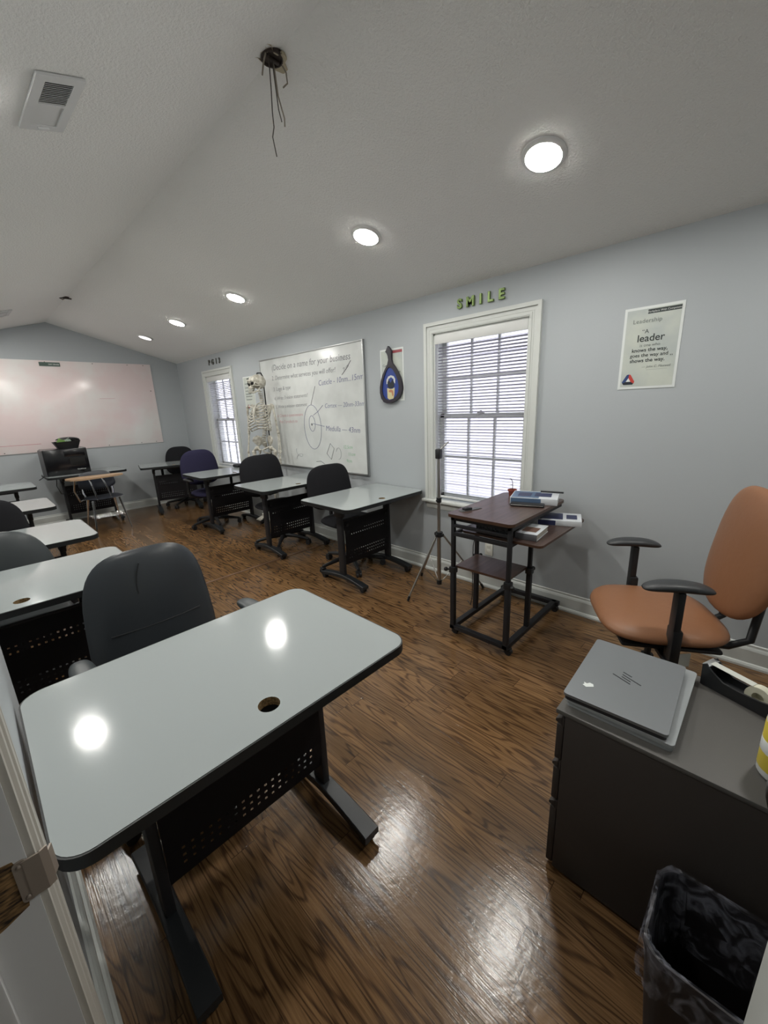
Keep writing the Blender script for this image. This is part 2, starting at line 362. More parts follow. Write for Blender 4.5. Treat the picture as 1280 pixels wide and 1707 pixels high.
# ------------------------------------------------------------------ room shell
XR, XL, YF, YN, XS, YS = 2.739, -.516, 7.40, -1.30, -.056, 1.72
EAVE, RIDX, RIDZ = 2.285, 1.1115, 2.751
W2 = (1.272, 2.058, .67, 1.995); W1 = (5.535, 6.325, .67, 1.995)     # window openings: y0, y1, z0, z1
struct('floor', G().box(-1.6, XR, YN, YF, -.06, 0), 'floor')
g = G()
def wall_x(g, x0, x1, y0, y1, z0, z1, openings):
    ys = y0
    for a, b, c, d in sorted(openings):
        g.box(x0, x1, ys, a, z0, z1); g.box(x0, x1, a, b, z0, c); g.box(x0, x1, a, b, d, z1); ys = b
    g.box(x0, x1, ys, y1, z0, z1)
wall_x(g, XR, XR+.16, YN, YF+.12, 0, EAVE, [W2, W1]); struct('wall_right', g, 'wall')
def gable(y0, y1):
    g = G(); M4 = Matrix(((1, 0, 0, 0), (0, 0, -1, y1), (0, 1, 0, 0), (0, 0, 0, 1)))
    g.prism([(XL-.12, 0), (XR, 0), (XR, EAVE), (RIDX, RIDZ), (XL-.12, EAVE-.034)], 0, y1-y0, M4=M4); return g
struct('wall_far', gable(YF, YF+.12), 'wall')
struct('wall_near', gable(YN-.12, YN), 'wall')
struct('wall_left', G().box(XL-.12, XL, YS, YF, 0, EAVE), 'wall')
g = G(); DY0, DY1, DZ = -.205, .605, 2.04
g.box(XS-.115, XS, YN, DY0-.02, 0, 2.45); g.box(XS-.115, XS, DY1+.02, YS, 0, 2.45); g.box(XS-.115, XS, DY0-.02, DY1+.02, DZ+.02, 2.45)
g.box(XL, XS-.115, YS-.115, YS, 0, 2.45); struct('wall_entry', g, 'wall')
struct('wall_hall', G().box(-1.72, -1.6, YN, YS, 0, 2.45).box(-1.6, XL-.12, YS-.1, YS, 0, 2.45).box(-1.6, XS-.115, YN-.1, YN, 0, 2.45), 'wall')
def slope(s):
    g = G(); x1 = XR+.16 if s > 0 else -1.75; k = -(RIDZ-EAVE)/(XR-RIDX)*s
    M4 = Matrix(((1, 0, 0, 0), (0, 0, -1, YF+.12), (0, 1, 0, 0), (0, 0, 0, 1))); z1 = RIDZ+k*(x1-RIDX)
    g.prism([(RIDX, RIDZ), (x1, z1), (x1, z1+.1), (RIDX, RIDZ+.1)], 0, YF-YN+.24, M4=M4); return g
struct('ceiling', slope(1), 'ceiling'); struct('ceiling_left', slope(-1), 'ceiling')
def ceil_z(x): return RIDZ-(RIDZ-EAVE)/(XR-RIDX)*abs(x-RIDX)
SL = math.atan((RIDZ-EAVE)/(XR-RIDX))
# threshold strip where the two floors meet
struct('trim_1', G().box(XL, XR-.02, 3.445, 3.475, 0, .004, .0015), 'threshold')

def bb_profile(): return [(0, 0), (.028, 0), (.028, .012), (.022, .022), (.015, .026), (.015, .098), (.011, .108), (.006, .116), (.006, .128), (0, .132)]
def baseboard(name, p, q, nrm):
    g = G(); p = Vector((*p, 0)); q = Vector((*q, 0)); d = q-p; L = d.length; d.normalize(); nv = Vector((*nrm, 0))
    M4 = Matrix(((nv.x, 0, d.x, p.x), (nv.y, 0, d.y, p.y), (0, 1, 0, 0), (0, 0, 0, 1)))
    g.prism(bb_profile(), 0, L, M4=M4); struct(name, g, 'trim')
baseboard('baseboard_right', (XR, YN), (XR, YF), (-1, 0)); baseboard('baseboard_far', (XL, YF), (XR, YF), (0, -1))
baseboard('baseboard_left', (XL, YS), (XL, YF), (1, 0)); baseboard('baseboard_entry', (XS, DY1+.068), (XS, YS), (1, 0))
baseboard('baseboard_near', (XS, YN), (XR, YN), (0, 1))

# doorway: jambs, fluted casing, strike plate
g = G()
g.box(XS-.125, XS+.001, DY1, DY1+.022, 0, DZ); g.box(XS-.125, XS+.001, DY0-.022, DY0, 0, DZ); g.box(XS-.125, XS+.001, DY0, DY1, DZ, DZ+.022)
door1 = struct('door_1', g, 'jamb')
def part(name, g, m, p, **k): return link(name, g, m, p, **k)
part('door_stop', G().box(XS-.105, XS-.052, DY1-.012, DY1, 0, DZ-.012, .002).box(XS-.105, XS-.052, DY0, DY0+.012, 0, DZ-.012, .002), 'jamb', door1)
g = G()
prof = [(0, 0), (.062, 0), (.062, .012), (.056, .018), (.048, .018), (.045, .014), (.040, .018), (.028, .017), (.024, .012), (.019, .015), (.012, .014), (.008, .010), (0, .009)]
for ya, sg in ((DY1+.004, 1), (DY0-.004, -1)):
    M4 = Matrix(((0, 1, 0, XS), (sg, 0, 0, ya), (0, 0, 1, 0), (0, 0, 0, 1))); g.prism(prof, 0, DZ+.06, M4=M4)
g.box(XS, XS+.018, DY0-.066, DY1+.066, DZ, DZ+.062, .003)
part('casing', g, 'casing', door1)
zs = .895
g = G()
g.prism(rrect(-.028, -.014, -.032, .032, .005), 0, .0025,
        M4=Matrix(((-1, 0, 0, XS-.028), (0, 0, -1, DY1), (0, 1, 0, zs), (0, 0, 0, 1))))
lip = [(XS-.004, DY1-.0025), (XS+.012, DY1-.003), (XS+.020, DY1+.001), (XS+.024, DY1+.010)]
for (a, b), (c, d) in zip(lip, lip[1:]):
    hh_ = .030 if a < XS+.018 else .021; g.box(-.5, .5, -.0012, .0012, -hh_, hh_, M4=Matrix.Translation(((a+c)/2, (b+d)/2, zs)) @ Matrix.Rotation(math.atan2(d-b, c-a), 4, 'Z') @ Matrix.Diagonal((math.hypot(c-a, d-b)*1.1, 1, 1, 1)))
for dz in (-.025, .025): g.ball((XS-.008, DY1-.003, zs+dz), (.003, .0015, .003), seg=8)
part('strike_plate', g, 'strike', door1)
part('splintered_recess', G().prism([(-.075, -.045), (-.04, -.058), (-.012, -.05), (.012, -.04), (.018, .0), (.010, .036), (-.03, .044), (-.05, .03), (-.09, .035), (-.11, 0)], 0, .001,
     M4=Matrix(((1, 0, 0, XS-.022), (0, 0, -1, DY1), (0, 1, 0, zs), (0, 0, 0, 1)))), 'rawwood', door1)

# open door leaf, hinged on the near side of the doorway
hx, hy = -.046, -.20; ang = math.atan2(.098, .75)-.024
door2 = bpy.data.objects.new('door_2', None); C.objects.link(door2); door2['kind'] = 'structure'; door2.location = (hx, hy, 0); door2.rotation_euler = (0, 0, ang-.008)
g = G().box(0, .755, -.018, .018, .01, 2.02, .002)
for z0, z1 in ((.2, .95), (1.1, 1.85)):
    for x0, x1 in ((.1, .34), (.42, .66)):
        g.box(x0, x1, .016, .024, z0, z1, .006)
part('leaf', g, 'trim', door2)
g = G(); kz = .955
MK = Matrix.Translation((.690, .018, kz)) @ Matrix.Rotation(-PI/2, 4, 'X') @ Matrix.Diagonal((1, 1, .78, 1))
g.lathe([(.001, 0), (.030, 0), (.031, .004), (.024, .009), (.012, .012), (.010, .026), (.016, .032), (.026, .042), (.0285, .054), (.024, .064), (.010, .069), (.001, .07)], M4=MK)
part('door_handle', g, 'knob', door2)

# ------------------------------------------------------------------ windows (glazed), casing, sashes
def window(n, W):
    y0, y1, z0, z1 = W
    root = bpy.data.objects.new('window_%d' % n, None); C.objects.link(root); root['kind'] = 'structure'; root.location = (XR, (y0+y1)/2, z0)
    hy_ = (y1-y0)/2; H = z1-z0; cw = .082
    # casing (moulded, three steps) ; local x towards outside, so -x is the room side
    g = G(); MW = Matrix(((0, 0, -1, 0), (1, 0, 0, 0), (0, 1, 0, 0), (0, 0, 0, 1)))
    def frame_u(a, b, x0, x1):
        g.prism([(-hy_-b, 0), (-hy_-a, 0), (-hy_-a, H+a), (hy_+a, H+a), (hy_+a, 0), (hy_+b, 0), (hy_+b, H+b), (-hy_-b, H+b)], x0, x1, M4=MW)
    frame_u(0, cw, 0, .015); frame_u(cw*.70, cw+.001, .0151, .026); frame_u(.006, .020, .0151, .019); frame_u(.030, .034, .0151, .017)
    part('casing', g, 'trim', root)
    part('sill', G().box(-.052, .10, -hy_-cw-.025, hy_+cw+.025, -.026, -.002, .006).box(-.014, 0, -hy_-cw, hy_+cw, -.085, -.026, .004), 'trim', root)
    part('reveal', G().box(0, .16, -hy_, -hy_+.012, 0, H).box(0, .16, hy_-.012, hy_, 0, H).box(0, .16, -hy_, hy_, H-.012, H).box(.06, .16, -hy_, hy_, 0, .012), 'trim', root)
    mid = H*.525
    for nm, xa, za, zb in (('upper_sash', .105, mid-.02, H-.012), ('lower_sash', .072, .012, mid+.018)):
        g = G(); fw = .038; a = -hy_+.012; b = hy_-.012
        g.box(xa, xa+.03, a, a+fw, za, zb, .003).box(xa, xa+.03, b-fw, b, za, zb, .003).box(xa, xa+.03, a, b, za, za+fw, .003).box(xa, xa+.03, a, b, zb-fw, zb, .003)
        for k in (1, 2):
            yy = a+fw+(b-a-2*fw)*k/3; g.box(xa+.004, xa+.026, yy-.010, yy+.010, za+fw, zb-fw, .003)
        zz = (za+zb)/2; g.box(xa+.005, xa+.025, a+fw, b-fw, zz-.010, zz+.010, .003)
        s_ = part(nm, g, 'trim', root)
        part('pane', G().box(xa+.013, xa+.016, a+fw, b-fw, za+fw, zb-fw), 'glass', s_, smooth=False)
    part('sash_lock', G().box(.058, .082, -.03, .03, mid+.018, mid+.03, .004).cyl((.07, 0, mid+.03), (.07, 0, mid+.04), .009), 'steel', root)
    return root
window(2, W2); window(1, W1)

def blind(W, label, slat_gap=.0225, wand=True):
    y0, y1, z0, z1 = W; H = z1-z0
    t = thing('window_blind', label, 'blind', (XR, (y0+y1)/2, z0), 0, 'slatted blinds over the two windows'); hw = (y1-y0)/2-.016
    part('head_rail', G().box(.006, .046, -hw, hw, H-.068, H-.014, .003).box(-.004, .006, -hw-.004, hw+.004, H-.078, H-.010, .004), 'white', t)
    g = G(); z = .05; k = 0
    while z < H-.085:
        tilt = .30+.04*math.sin(k*1.7); sag = .002*math.sin(k*.9)
        M4 = Matrix.Translation((.030, 0, z)) @ Matrix.Rotation(tilt, 4, 'Y') @ Matrix.Rotation(sag, 4, 'X')
        g.box(-.0125, .0125, -hw+.003, hw-.003, -.0006, .0006, M4=M4); z += slat_gap; k += 1
    part('slats', g, 'slat', t, smooth=False)
    part('bottom_rail', G().box(.018, .042, -hw, hw, .014, .030, .003), 'white', t)
    g = G()
    for yy in (-hw*.62, 0, hw*.62):
        for xx in (.0175, .0425): g.cyl((xx, yy, .02), (xx, yy, H-.07), .0007, seg=5)
    part('ladder_cord', g, 'white', t)
    if wand: part('tilt_wand', G().tube([(.0, hw-.03, H-.07), (-.004, hw-.02, H-.5), (-.004, hw-.018, H-.92)], .0028, 6), 'alu', t)
    return t
blind(W2, 'white slatted blind over the nearer window, behind the laptop cart and tripod stand')
blind(W1, 'white slatted blind over the far window at the back corner', wand=False)

# neighbour's house outside and bright ground
g = G(); 
for k in range(34): g.box(5.2, 5.24, -4, 14, -.6+k*.17, -.6+k*.17+.165, M4=Matrix.Translation((0, 0, 0)))
for k in range(34): g.box(5.185, 5.2, -4, 14, -.6+k*.17, -.6+k*.17+.012)
nb = link('neighbour_house', g, 'siding', smooth=False); tag(nb, 'pale lapped siding of the house seen through the window blinds', 'house')
struct('ground', G().box(XR+.17, 30, -20, 30, -.7, -.6), 'ground')

# ------------------------------------------------------------------ ceiling fittings
LM = {}
def downlight(x, y, label, lit='lamp'):
    t = thing('ceiling_light', label, 'ceiling light', (x, y, ceil_z(x)-.001), 0, 'round recessed ceiling lights')
    t.rotation_euler = (0, SL if x > RIDX else -SL, 0)
    if 'ring' not in LM:
        gr = G().lathe([(.076, -.012), (.079, -.011), (.094, -.004), (.096, 0), (.076, 0)], 32); LM['ring'] = link('trim_ring', gr, 'white', t)
        LM['ring'].parent = t
    else:
        c = LM['ring'].copy(); C.objects.link(c); c.parent = t
    part('lens', G().lathe([(.001, -.0135), (.06, -.0135), (.076, -.0125), (.076, -.009), (.001, -.009)], 32), lit, t)
downlight(2.012, .91, 'lit ceiling light on the right slope, nearest the framed quote poster')
downlight(2.005, 2.023, 'lit ceiling light on the right slope above the near window, next after the largest')
downlight(2.02, 3.78, 'lit ceiling light on the right slope above the written whiteboard')
downlight(2.00, 5.182, 'lit ceiling light on the right slope, fourth into the room')
downlight(2.003, 6.354, 'dim ceiling light nearest the far corner of the room', 'lamp_dim')
for y, lb in ((2.05, 'lit ceiling light on the left slope beside the large air vent'), (3.66, 'lit ceiling light on the left slope above the third desk'), (5.18, 'lit ceiling light on the left slope beyond the third desk')):
    downlight(.222, y, lb)
downlight(.222, 6.45, 'lit ceiling light on the left slope closest to the end wall')

downlight(.222, .91, 'added unseen ceiling light on the left slope nearest the door', 'fill_half')  # unseen lamp added at half power to even out the nearest desk
downlight(2.005, -.35, 'added unseen ceiling light on the right slope above the tan chair')  # unseen lamp added to brighten the near ceiling and right wall
t = thing('ceiling_light', 'added unseen ceiling light in the hall outside the doorway', 'ceiling light', (-.50, -.70, 2.41), 0, 'round recessed ceiling lights')  # unseen oversized lamp added to light the jamb from the hall side
part('lens', G().lathe([(.001, -.0135), (.11, -.0135), (.126, -.0125), (.126, -.009), (.001, -.009)], 32), 'lamp', t)
struct('ceiling_hall', G().box(-1.6, XS-.115, YN, YS-.1, 2.41, 2.45), 'ceiling')

def register(x, y, lx, ly, label, group=None):
    t = thing('ceiling_vent', label, 'vent', (x, y, ceil_z(x)-.001), 0, group); t.rotation_euler = (0, SL if x > RIDX else -SL, math.radians(2))
    a, b = lx/2, ly/2
    part('frame', G().prism(rrect(-a, a, -b, b, .004), -.008, 0, holes=[rrect(-a*.58, a*.58, -b*.80, -b*.06, .002), rrect(-a*.58, a*.58, b*.03, b*.80, .002)]), 'vent', t)
    part('damper_plate', G().box(-a*.60, a*.60, b*.02, b*.82, -.004, -.001), 'printer_grey' if 0 else 'vent', t)
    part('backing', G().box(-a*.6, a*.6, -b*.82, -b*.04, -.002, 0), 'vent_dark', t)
    g = G()
    for k in range(13):
        yy = -b*.78+(b*.70)*k/12; g.box(-a*.58, a*.58, -.0035, .0035, -.0006, .0006, M4=Matrix.Translation((0, yy, -.005)) @ Matrix.Rotation(.7, 4, 'X'))
    part('louvres', g, 'vent', t)
    part('lever', G().box(-.02, .02, b*.84, b*.88, -.014, -.006, .002), 'vent', t)
register(.474, 2.073, .150, .365, 'large white air vent on the left ceiling slope, nearest the camera', 'air vents on the left ceiling slope')
register(.585, 6.25, .140, .34, 'small-looking far air vent on the left ceiling slope near the end wall', 'air vents on the left ceiling slope')

# broken electrical box with hanging wires on the ridge
t = thing('ceiling_wires', 'open electrical box on the ceiling ridge with old wires hanging from it', 'wires', (1.1, 1.57, 2.74))
part('junction_box', G().lathe([(.036, .03), (.040, .03), (.041, -.008), (.036, -.008), (.034, -.001), (.001, -.001)], 20).box(-.03, .03, -.006, .006, -.012, -.004, .002), 'boxmetal', t)
g = G(); random.seed(3)
ol = [(math.cos(a)*(.055+.018*math.sin(3*a+1)+.012*math.sin(7*a)), math.sin(a)*(.055+.02*math.cos(2*a)+.01*math.sin(5*a))) for a in [2*PI*k/30 for k in range(30)]]
g.prism(ol, -.006, .004, holes=[circ(0, 0, .040, 20)]); part('broken_plaster', g, 'plaster', t)
for nm, m_, pts in (('wire', 'wire', [(-.02, -.01, .0), (-.015, .0, -.10), (-.012, .01, -.17), (-.004, .02, -.21), (-.014, .02, -.245), (.004, .03, -.30)]),
                    ('wire', 'wire', [(.0, .0, .0), (.01, .005, -.09), (.018, .01, -.15), (.034, .018, -.18)]),
                    ('wire', 'wire_pale', [(.02, .02, .0), (.035, .03, -.09), (.06, .035, -.15), (.062, .04, -.175)]),
                    ('wire', 'wire_pale', [(-.03, -.01, .0), (-.05, -.015, -.05), (-.062, -.02, -.09)]),
                    ('wire', 'wire_pale', [(.03, .0, .01), (.06, .0, -.02), (.07, .01, -.045), (.055, .02, -.06)])):
    part(nm, G().tube(pts, .0022 if m_ == 'wire' else .003, 6), m_, t)
t = thing('ceiling_bracket', 'small bare fixture bracket on the ridge near the end wall', 'bracket', (1.1, 5.79, 2.738))
part('bracket', G().lathe([(.001, 0), (.03, 0), (.032, .008), (.001, .01)], 16).box(-.06, .05, -.008, .008, -.01, 0, .002), 'boxmetal', t)
part('wire', G().tube([(0, 0, 0), (-.03, .01, -.02), (-.06, .02, .0)], .004, 6), 'wire_pale', t)

# ------------------------------------------------------------------ flip-top training desks
TZ = .735; DW, DD = .905, .628
def make_desk():
    t = thing('training_desk', '', 'desk')
    hw, hd = DW/2, DD/2
    part('tabletop', G().prism(rrect(-hw+.004, hw-.004, -hd+.004, hd-.004, .056, 8), TZ-.024, TZ, holes=[circ(-.005, -hd+.085, .028)], mi=0, mi_side=1, mi_hole=2), ['top', 'edge', 'core'], t)
    part('edge_band', G().prism(rrect(-hw, hw, -hd, hd, .06, 8), TZ-.029, TZ-.001, holes=[rrect(-hw+.0045, hw-.0045, -hd+.0045, hd-.0045, .0555, 8)]), 'edge', t)
    cx = hw-.175
    for s in (-1, 1):
        g = G().box(s*cx-.014, s*cx+.014, -.032, .032, .075, TZ-.085, .004)
        g.box(s*cx-.018, s*cx+.018, -.05, .05, .60, TZ-.08, .006)
        lg = part('leg', g, 'black', t)
        # arched foot
        g = G(); n = 14; ys = [(-.272+.544*k/n) for k in range(n+1)]
        b = bmesh.new(); rows = []
        for y in ys:
            u = abs(y)/.272; zt = .095-.035*u**1.6; zb = zt-.026-.004*(1-u); wv = .031-.005*(1-u)
            rows.append([b.verts.new((s*cx+dx, y, z)) for dx, z in ((-wv, zb), (wv, zb), (wv, zt-.003), (wv-.003, zt), (-wv+.003, zt), (-wv, zt-.003))])
        for A, B in zip(rows, rows[1:]):
            for k in range(6): b.faces.new((A[k], A[(k+1) % 6], B[(k+1) % 6], B[k]))
        b.faces.new(rows[0][::-1]); b.faces.new(rows[-1]); bmesh.ops.recalc_face_normals(b, faces=list(b.faces)); g._merge(b, 0)
        ft = part('foot', g, 'foot', lg, ang=28)
        for e in (-1, 1):
            y = e*.248
            g = G().cyl((s*cx, y, .036), (s*cx, y, .06), .008)
            g.cyl((s*cx-.018, y+.006, .024), (s*cx-.004, y+.006, .024), .0235, seg=18, mi=0).cyl((s*cx+.004, y+.006, .024), (s*cx+.018, y+.006, .024), .0235, seg=18)
            g.box(s*cx-.021, s*cx+.021, y-.012, y+.026, .036, .050, .005, mi=1)
            part('caster', g, ['plastic', 'chrome'], lg, ang=40)
        part('flip_bracket', G().box(s*(cx-.002)-.016, s*(cx-.002)+.016, -.13, .13, TZ-.085, TZ-.028, .006).cyl((s*cx-.02, -.02, .67), (s*cx+.02, -.02, .67), .02, seg=16), 'black', t)
    part('cross_rail', G().box(-cx, cx, -.018, .018, .655, .678, .003).box(-cx, cx, .10, .12, .668, .69, .003), 'black', t)
    # release handle
    part('release_handle', G().tube([(.10, -.20, .70), (.10, -.225, .692), (.19, -.225, .692), (.19, -.20, .70)], .005, 6), 'plastic', t)
    # perforated modesty panel, real square holes
    b = bmesh.new(); pw = cx-.014; z0, z1, yp = .178, .565, -.022
    hs, wb = .0088, .0168; pitch = hs+wb; ncol = int((2*pw-.05)/pitch); x0 = -ncol*pitch/2
    xs = [-pw]+[v for k in range(ncol) for v in (x0+k*pitch+wb/2, x0+k*pitch+wb/2+hs)]+[pw]
    rows_h = [(.232, 0), (.262, 0), (.292, 0), (.440, 0), (.470, 0)]
    zs_ = [z0]+[v for z, _ in rows_h for v in (z-hs/2, z+hs/2)]+[z1]
    def yy(z): return yp-.022*math.sin((z-z0)/(z1-z0)*PI)
    V = [[b.verts.new((x, yy(z), z)) for x in xs] for z in zs_]
    for j in range(len(zs_)-1):
        for i in range(len(xs)-1):
            if j % 2 == 1 and i % 2 == 1: continue
            b.faces.new((V[j][i], V[j][i+1], V[j+1][i+1], V[j+1][i]))
    ex = bmesh.ops.solidify(b, geom=list(b.faces), thickness=.0015)
    g = G(); g._merge(b, 0)
    g.cyl((-pw+.035, yy(z1-.05)-.006, z1-.04), (-pw+.035, yy(z1-.05)+.008, z1-.04), .014, seg=16).cyl((pw-.035, yy(z1-.05)-.006, z1-.04), (pw-.035, yy(z1-.05)+.008, z1-.04), .014, seg=16)
    g.box(-pw, pw, yy(z1)-.004, yy(z1)+.012, z1-.004, z1+.006, .002)
    part('modesty_panel', g, 'panel_black', t, smooth=False)
    return t
desk0 = make_desk(); used = False
DG = 'white flip-top training desks in two rows'
desks = [(.406, 1.061, 0, 'white-topped black training desk closest to the camera, with a round cable hole'),
         (.035, 2.395, 0, 'white-topped training desk of the left row, directly behind the black leather chair'),
         (.035, 3.375, 0, 'white-topped training desk of the left row, between the charcoal leather and black fabric chairs'),
         (-.005, 4.715, 0, 'white-topped training desk of the left row, just beyond the black fabric chair'),
         (.02, 6.25, 0, 'white-topped training desk of the left row, farthest back by the end wall'),
         (2.283, 2.478, 0, 'white-topped training desk against the right wall beside the near window and tripod stand'),
         (2.281, 3.665, 0, 'white-topped training desk on the right under the written whiteboard'),
         (2.275, 5.045, 0, 'white-topped training desk below the far window with a black case on it'),
         (2.19, 6.72, math.radians(-13), 'slightly turned white-topped training desk in the far right corner'),
         (1.10, 6.96, 0, 'white-topped training desk against the end wall carrying the black printer')]
for i, (x, y, rz, lb) in enumerate(desks): place(desk0, i > 0, (x, y, 0), rz, lb, DG)

# ------------------------------------------------------------------ task chairs (front faces -Y)
def star_base(t, r=.30, rot=0, m='plastic', zhub=.10):
    g = G().lathe([(.001, zhub-.03), (.04, zhub-.03), (.042, zhub+.01), (.034, zhub+.03), (.001, zhub+.03)], 18)
    for k in range(5):
        a = rot+2*PI*k/5; c, s = math.cos(a), math.sin(a)
        g.tube([(c*.03, s*.03, zhub), (c*r*.5, s*r*.5, zhub-.008), (c*r*.9, s*r*.9, zhub-.028), (c*r, s*r, zhub-.034)], .02, 8, rad=[.024, .021, .016, .014])
    bs = part('star_base', g, m, t, ang=50)
    for k in range(5):
        a = rot+2*PI*k/5; c, s = math.cos(a), math.sin(a); d = Vector((-s, c, 0)); p = Vector((c*r, s*r, .026))
        g = G().cyl(p-d*.024, p-d*.005, .026, seg=16).cyl(p+d*.005, p+d*.024, .026, seg=16).cyl(p+Vector((0, 0, .01)), p+Vector((0, 0, .045)), .009)
        g.box(-.022, .022, -.026, .026, .016, .034, .006, M4=Matrix.Translation(p) @ Matrix.Rotation(a, 4, 'Z'))
        part('caster', g, 'plastic', bs, ang=40)
    part('gas_lift', G().cyl((0, 0, .10), (0, 0, .26), .026, seg=16).cyl((0, 0, .24), (0, 0, .39), .014, seg=14).box(-.09, .09, -.12, .12, .375, .40, .008), 'plastic', t, ang=40)
def seat_pad(t, w, d, z, T, m, taper=.06):
    # superellipse loop in plan
    fn = lambda x, y, zz: Vector((x, zz, z-y+.012*math.cos(zz/(d/2)*1.3)*0-(.03*max(0, -zz/(d/2)-.55)**1.5)))
    return part('seat', G().pad(superloop(w, d, .62, 40, taper), T, fn, back=.7), m, t, ang=60)
def back_fn(y0, z0, tilt, curve, curve_z=.10):
    def f(x, y, z):
        zz = z
        return Vector((x, y0+y-curve*x*x*4-curve_z*(zz*zz)+zz*math.tan(tilt), z0+zz))
    return f
def arm(t, s, w, z, m='arm', L=.25, yc=-.04, thick=.035, up=True, padw=.075, post='plastic', seatz=.42):
    fn = lambda x, y, zz: Vector((s*w+x, yc+zz, z-y-.18*zz*zz*2.2))
    a = part('armrest', G().pad(superloop(padw, L, .75, 26), thick*.55, fn, back=.9), m, t, ang=60)
    part('arm_post', G().tube([(s*w, yc+.03, z-.01), (s*w, yc+.04, seatz+.06), (s*(w-.01), yc+.04, seatz-.01), (s*(w-.13), yc+.04, seatz-.035)], .02, 8), post, a, ang=50)
def chair(label, back_m, seat_m, kind='fabric', bw=.46, bh=.46, zc=.74, btaper=.12, be=.66, arms=False, yb=.24, rot=.3, seatw=.48, seatz=.455, group=None, arm_m='arm'):
    t = thing('task_chair', label, 'chair', group=group)
    star_base(t, rot=rot)
    seat_pad(t, seatw, .46, seatz, .045, seat_m)
    f = back_fn(yb, zc, math.radians(9), -.16 if kind != 'flat' else -.05, .12)
    bk = part('backrest', G().pad(superloop(bw, bh, be, 44, btaper), .038, f, back=.7), back_m, t, ang=60)
    part('back_bar', G().tube([(0, .10, seatz-.075), (0, yb-.01, seatz-.07), (0, yb+.045, seatz), (0, yb+.05, zc-.05)], .018, 8, rad=[.02, .02, .018, .018]), 'plastic', t, ang=50)
    if arms:
        for s in (-1, 1): arm(t, s, seatw/2+.045, seatz+.205, arm_m, seatz=seatz)
    return t, bk, f
def seam(f, T, pts, parent, m, r=.0025):
    def P(x, z, bw=0): v = f(x, -T*1.0, z); return v
    part('seam', G().tube([P(x, z) for x, z in pts], r, 5), m, parent)
# black leather chair with arms
t, bk, f = chair('black leather office chair with grey arm pads behind the closest desk', 'leather', 'leather', bw=.475, bh=.58, zc=.655, btaper=.09, be=.60, arms=True, yb=.24, rot=.9, seatw=.50, arm_m='leather_grey', group='office chairs behind the desks')
t.location = (.408, 1.52, 0)
seam(f, .0375, [(x*.01, -.02) for x in range(-17, 18)], bk, 'plastic')
seam(f, .0370, [(-.05+.0004*(z-14)*(z-14)*.6, z*.01) for z in range(12, 25)], bk, 'plastic')
CG = 'office chairs behind the desks'
t, bk, f = chair('charcoal leather office chair at the second desk of the left row, at the photo edge', 'leather_grey', 'leather_grey', bw=.48, bh=.54, zc=.61, btaper=.16, be=.72, arms=True, rot=.2, group=CG); t.location = (-.0, 2.70, 0)
t, bk, f = chair('black fabric office chair at the third desk of the left row, at the photo edge', 'fabric', 'fabric', bw=.50, bh=.46, zc=.70, btaper=.10, group=CG); t.location = (-.035, 3.70, 0)
t, bk, f = chair('black fabric office chair at the right desk beside the near window', 'fabric', 'fabric', bw=.50, bh=.42, zc=.745, btaper=.08, be=.6, group=CG, rot=.5); t.location = (2.335, 2.75, 0); t.rotation_euler = (0, 0, math.radians(-4))
t, bk, f = chair('black fabric office chair with dark grey seat in front of the written whiteboard', 'fabric', 'fabric_grey', bw=.56, bh=.46, zc=.765, btaper=.07, be=.58, group=CG, rot=.1, seatw=.52); t.location = (2.30, 3.86, 0); t.rotation_euler = (0, 0, math.radians(5))
t, bk, f = chair('navy blue fabric office chair below the far window', 'navy', 'navy', bw=.50, bh=.46, zc=.77, btaper=.10, group=CG, arms=True, rot=.7); t.location = (2.15, 5.30, 0)
t, bk, f = chair('black office chair tucked into the far right corner desk', 'fabric', 'fabric', bw=.46, bh=.46, zc=.72, btaper=.12, group=CG, arms=True, rot=.4); t.location = (2.385, 6.93, 0); t.rotation_euler = (0, 0, math.radians(-20))

# tan chair with T-arms by the cabinet
t = thing('desk_chair', 'tan leather office chair with black T-shaped arms by the right wall', 'chair', (2.07, .29, 0), math.radians(180+29))
star_base(t, rot=1.0)
seat_pad(t, .53, .50, .475, .055, 'orange', .04)
f = back_fn(.295, .80, math.radians(8), -.12, .10)
part('backrest', G().pad(superloop(.47, .56, .78, 44, .06), .045, f, back=.6), 'orange', t, ang=60)
for s in (-1, 1):
    part('back_bar', G().tube([(s*.10, .14, .405), (s*.10, .26, .40), (s*.11, .33, .44), (s*.11, .345, .62)], .016, 8), 'plastic', t, ang=50)
    fn = lambda x, y, zz, s=s: Vector((s*.268+x, -.03+zz, .735-y-.9*zz*zz))
    a = part('armrest', G().pad(superloop(.085, .25, .7, 28), .020, fn, back=.9), 'arm', t, ang=60)
    part('arm_post', G().box(-.026, .026, -.014, .014, -.14, .14, .006, M4=Matrix.Translation((s*.268, -.02, .575))).box(-.032, .032, -.018, .018, -.09, .07, .006, M4=Matrix.Translation((s*.264, -.015, .48))).box(min(s*.10, s*.27), max(s*.10, s*.27), -.04, .01, .385, .405, .004), 'plastic', a)
part('seat_pan', G().box(-.20, .20, -.18, .20, .405, .425, .01), 'plastic', t)
part('care_tag', G().box(-.03, .03, -.001, .001, -.03, .03, M4=Matrix.Translation((.26, .03, .405)) @ Matrix.Rotation(PI/2+.3, 4, 'Z')), 'tag', t)

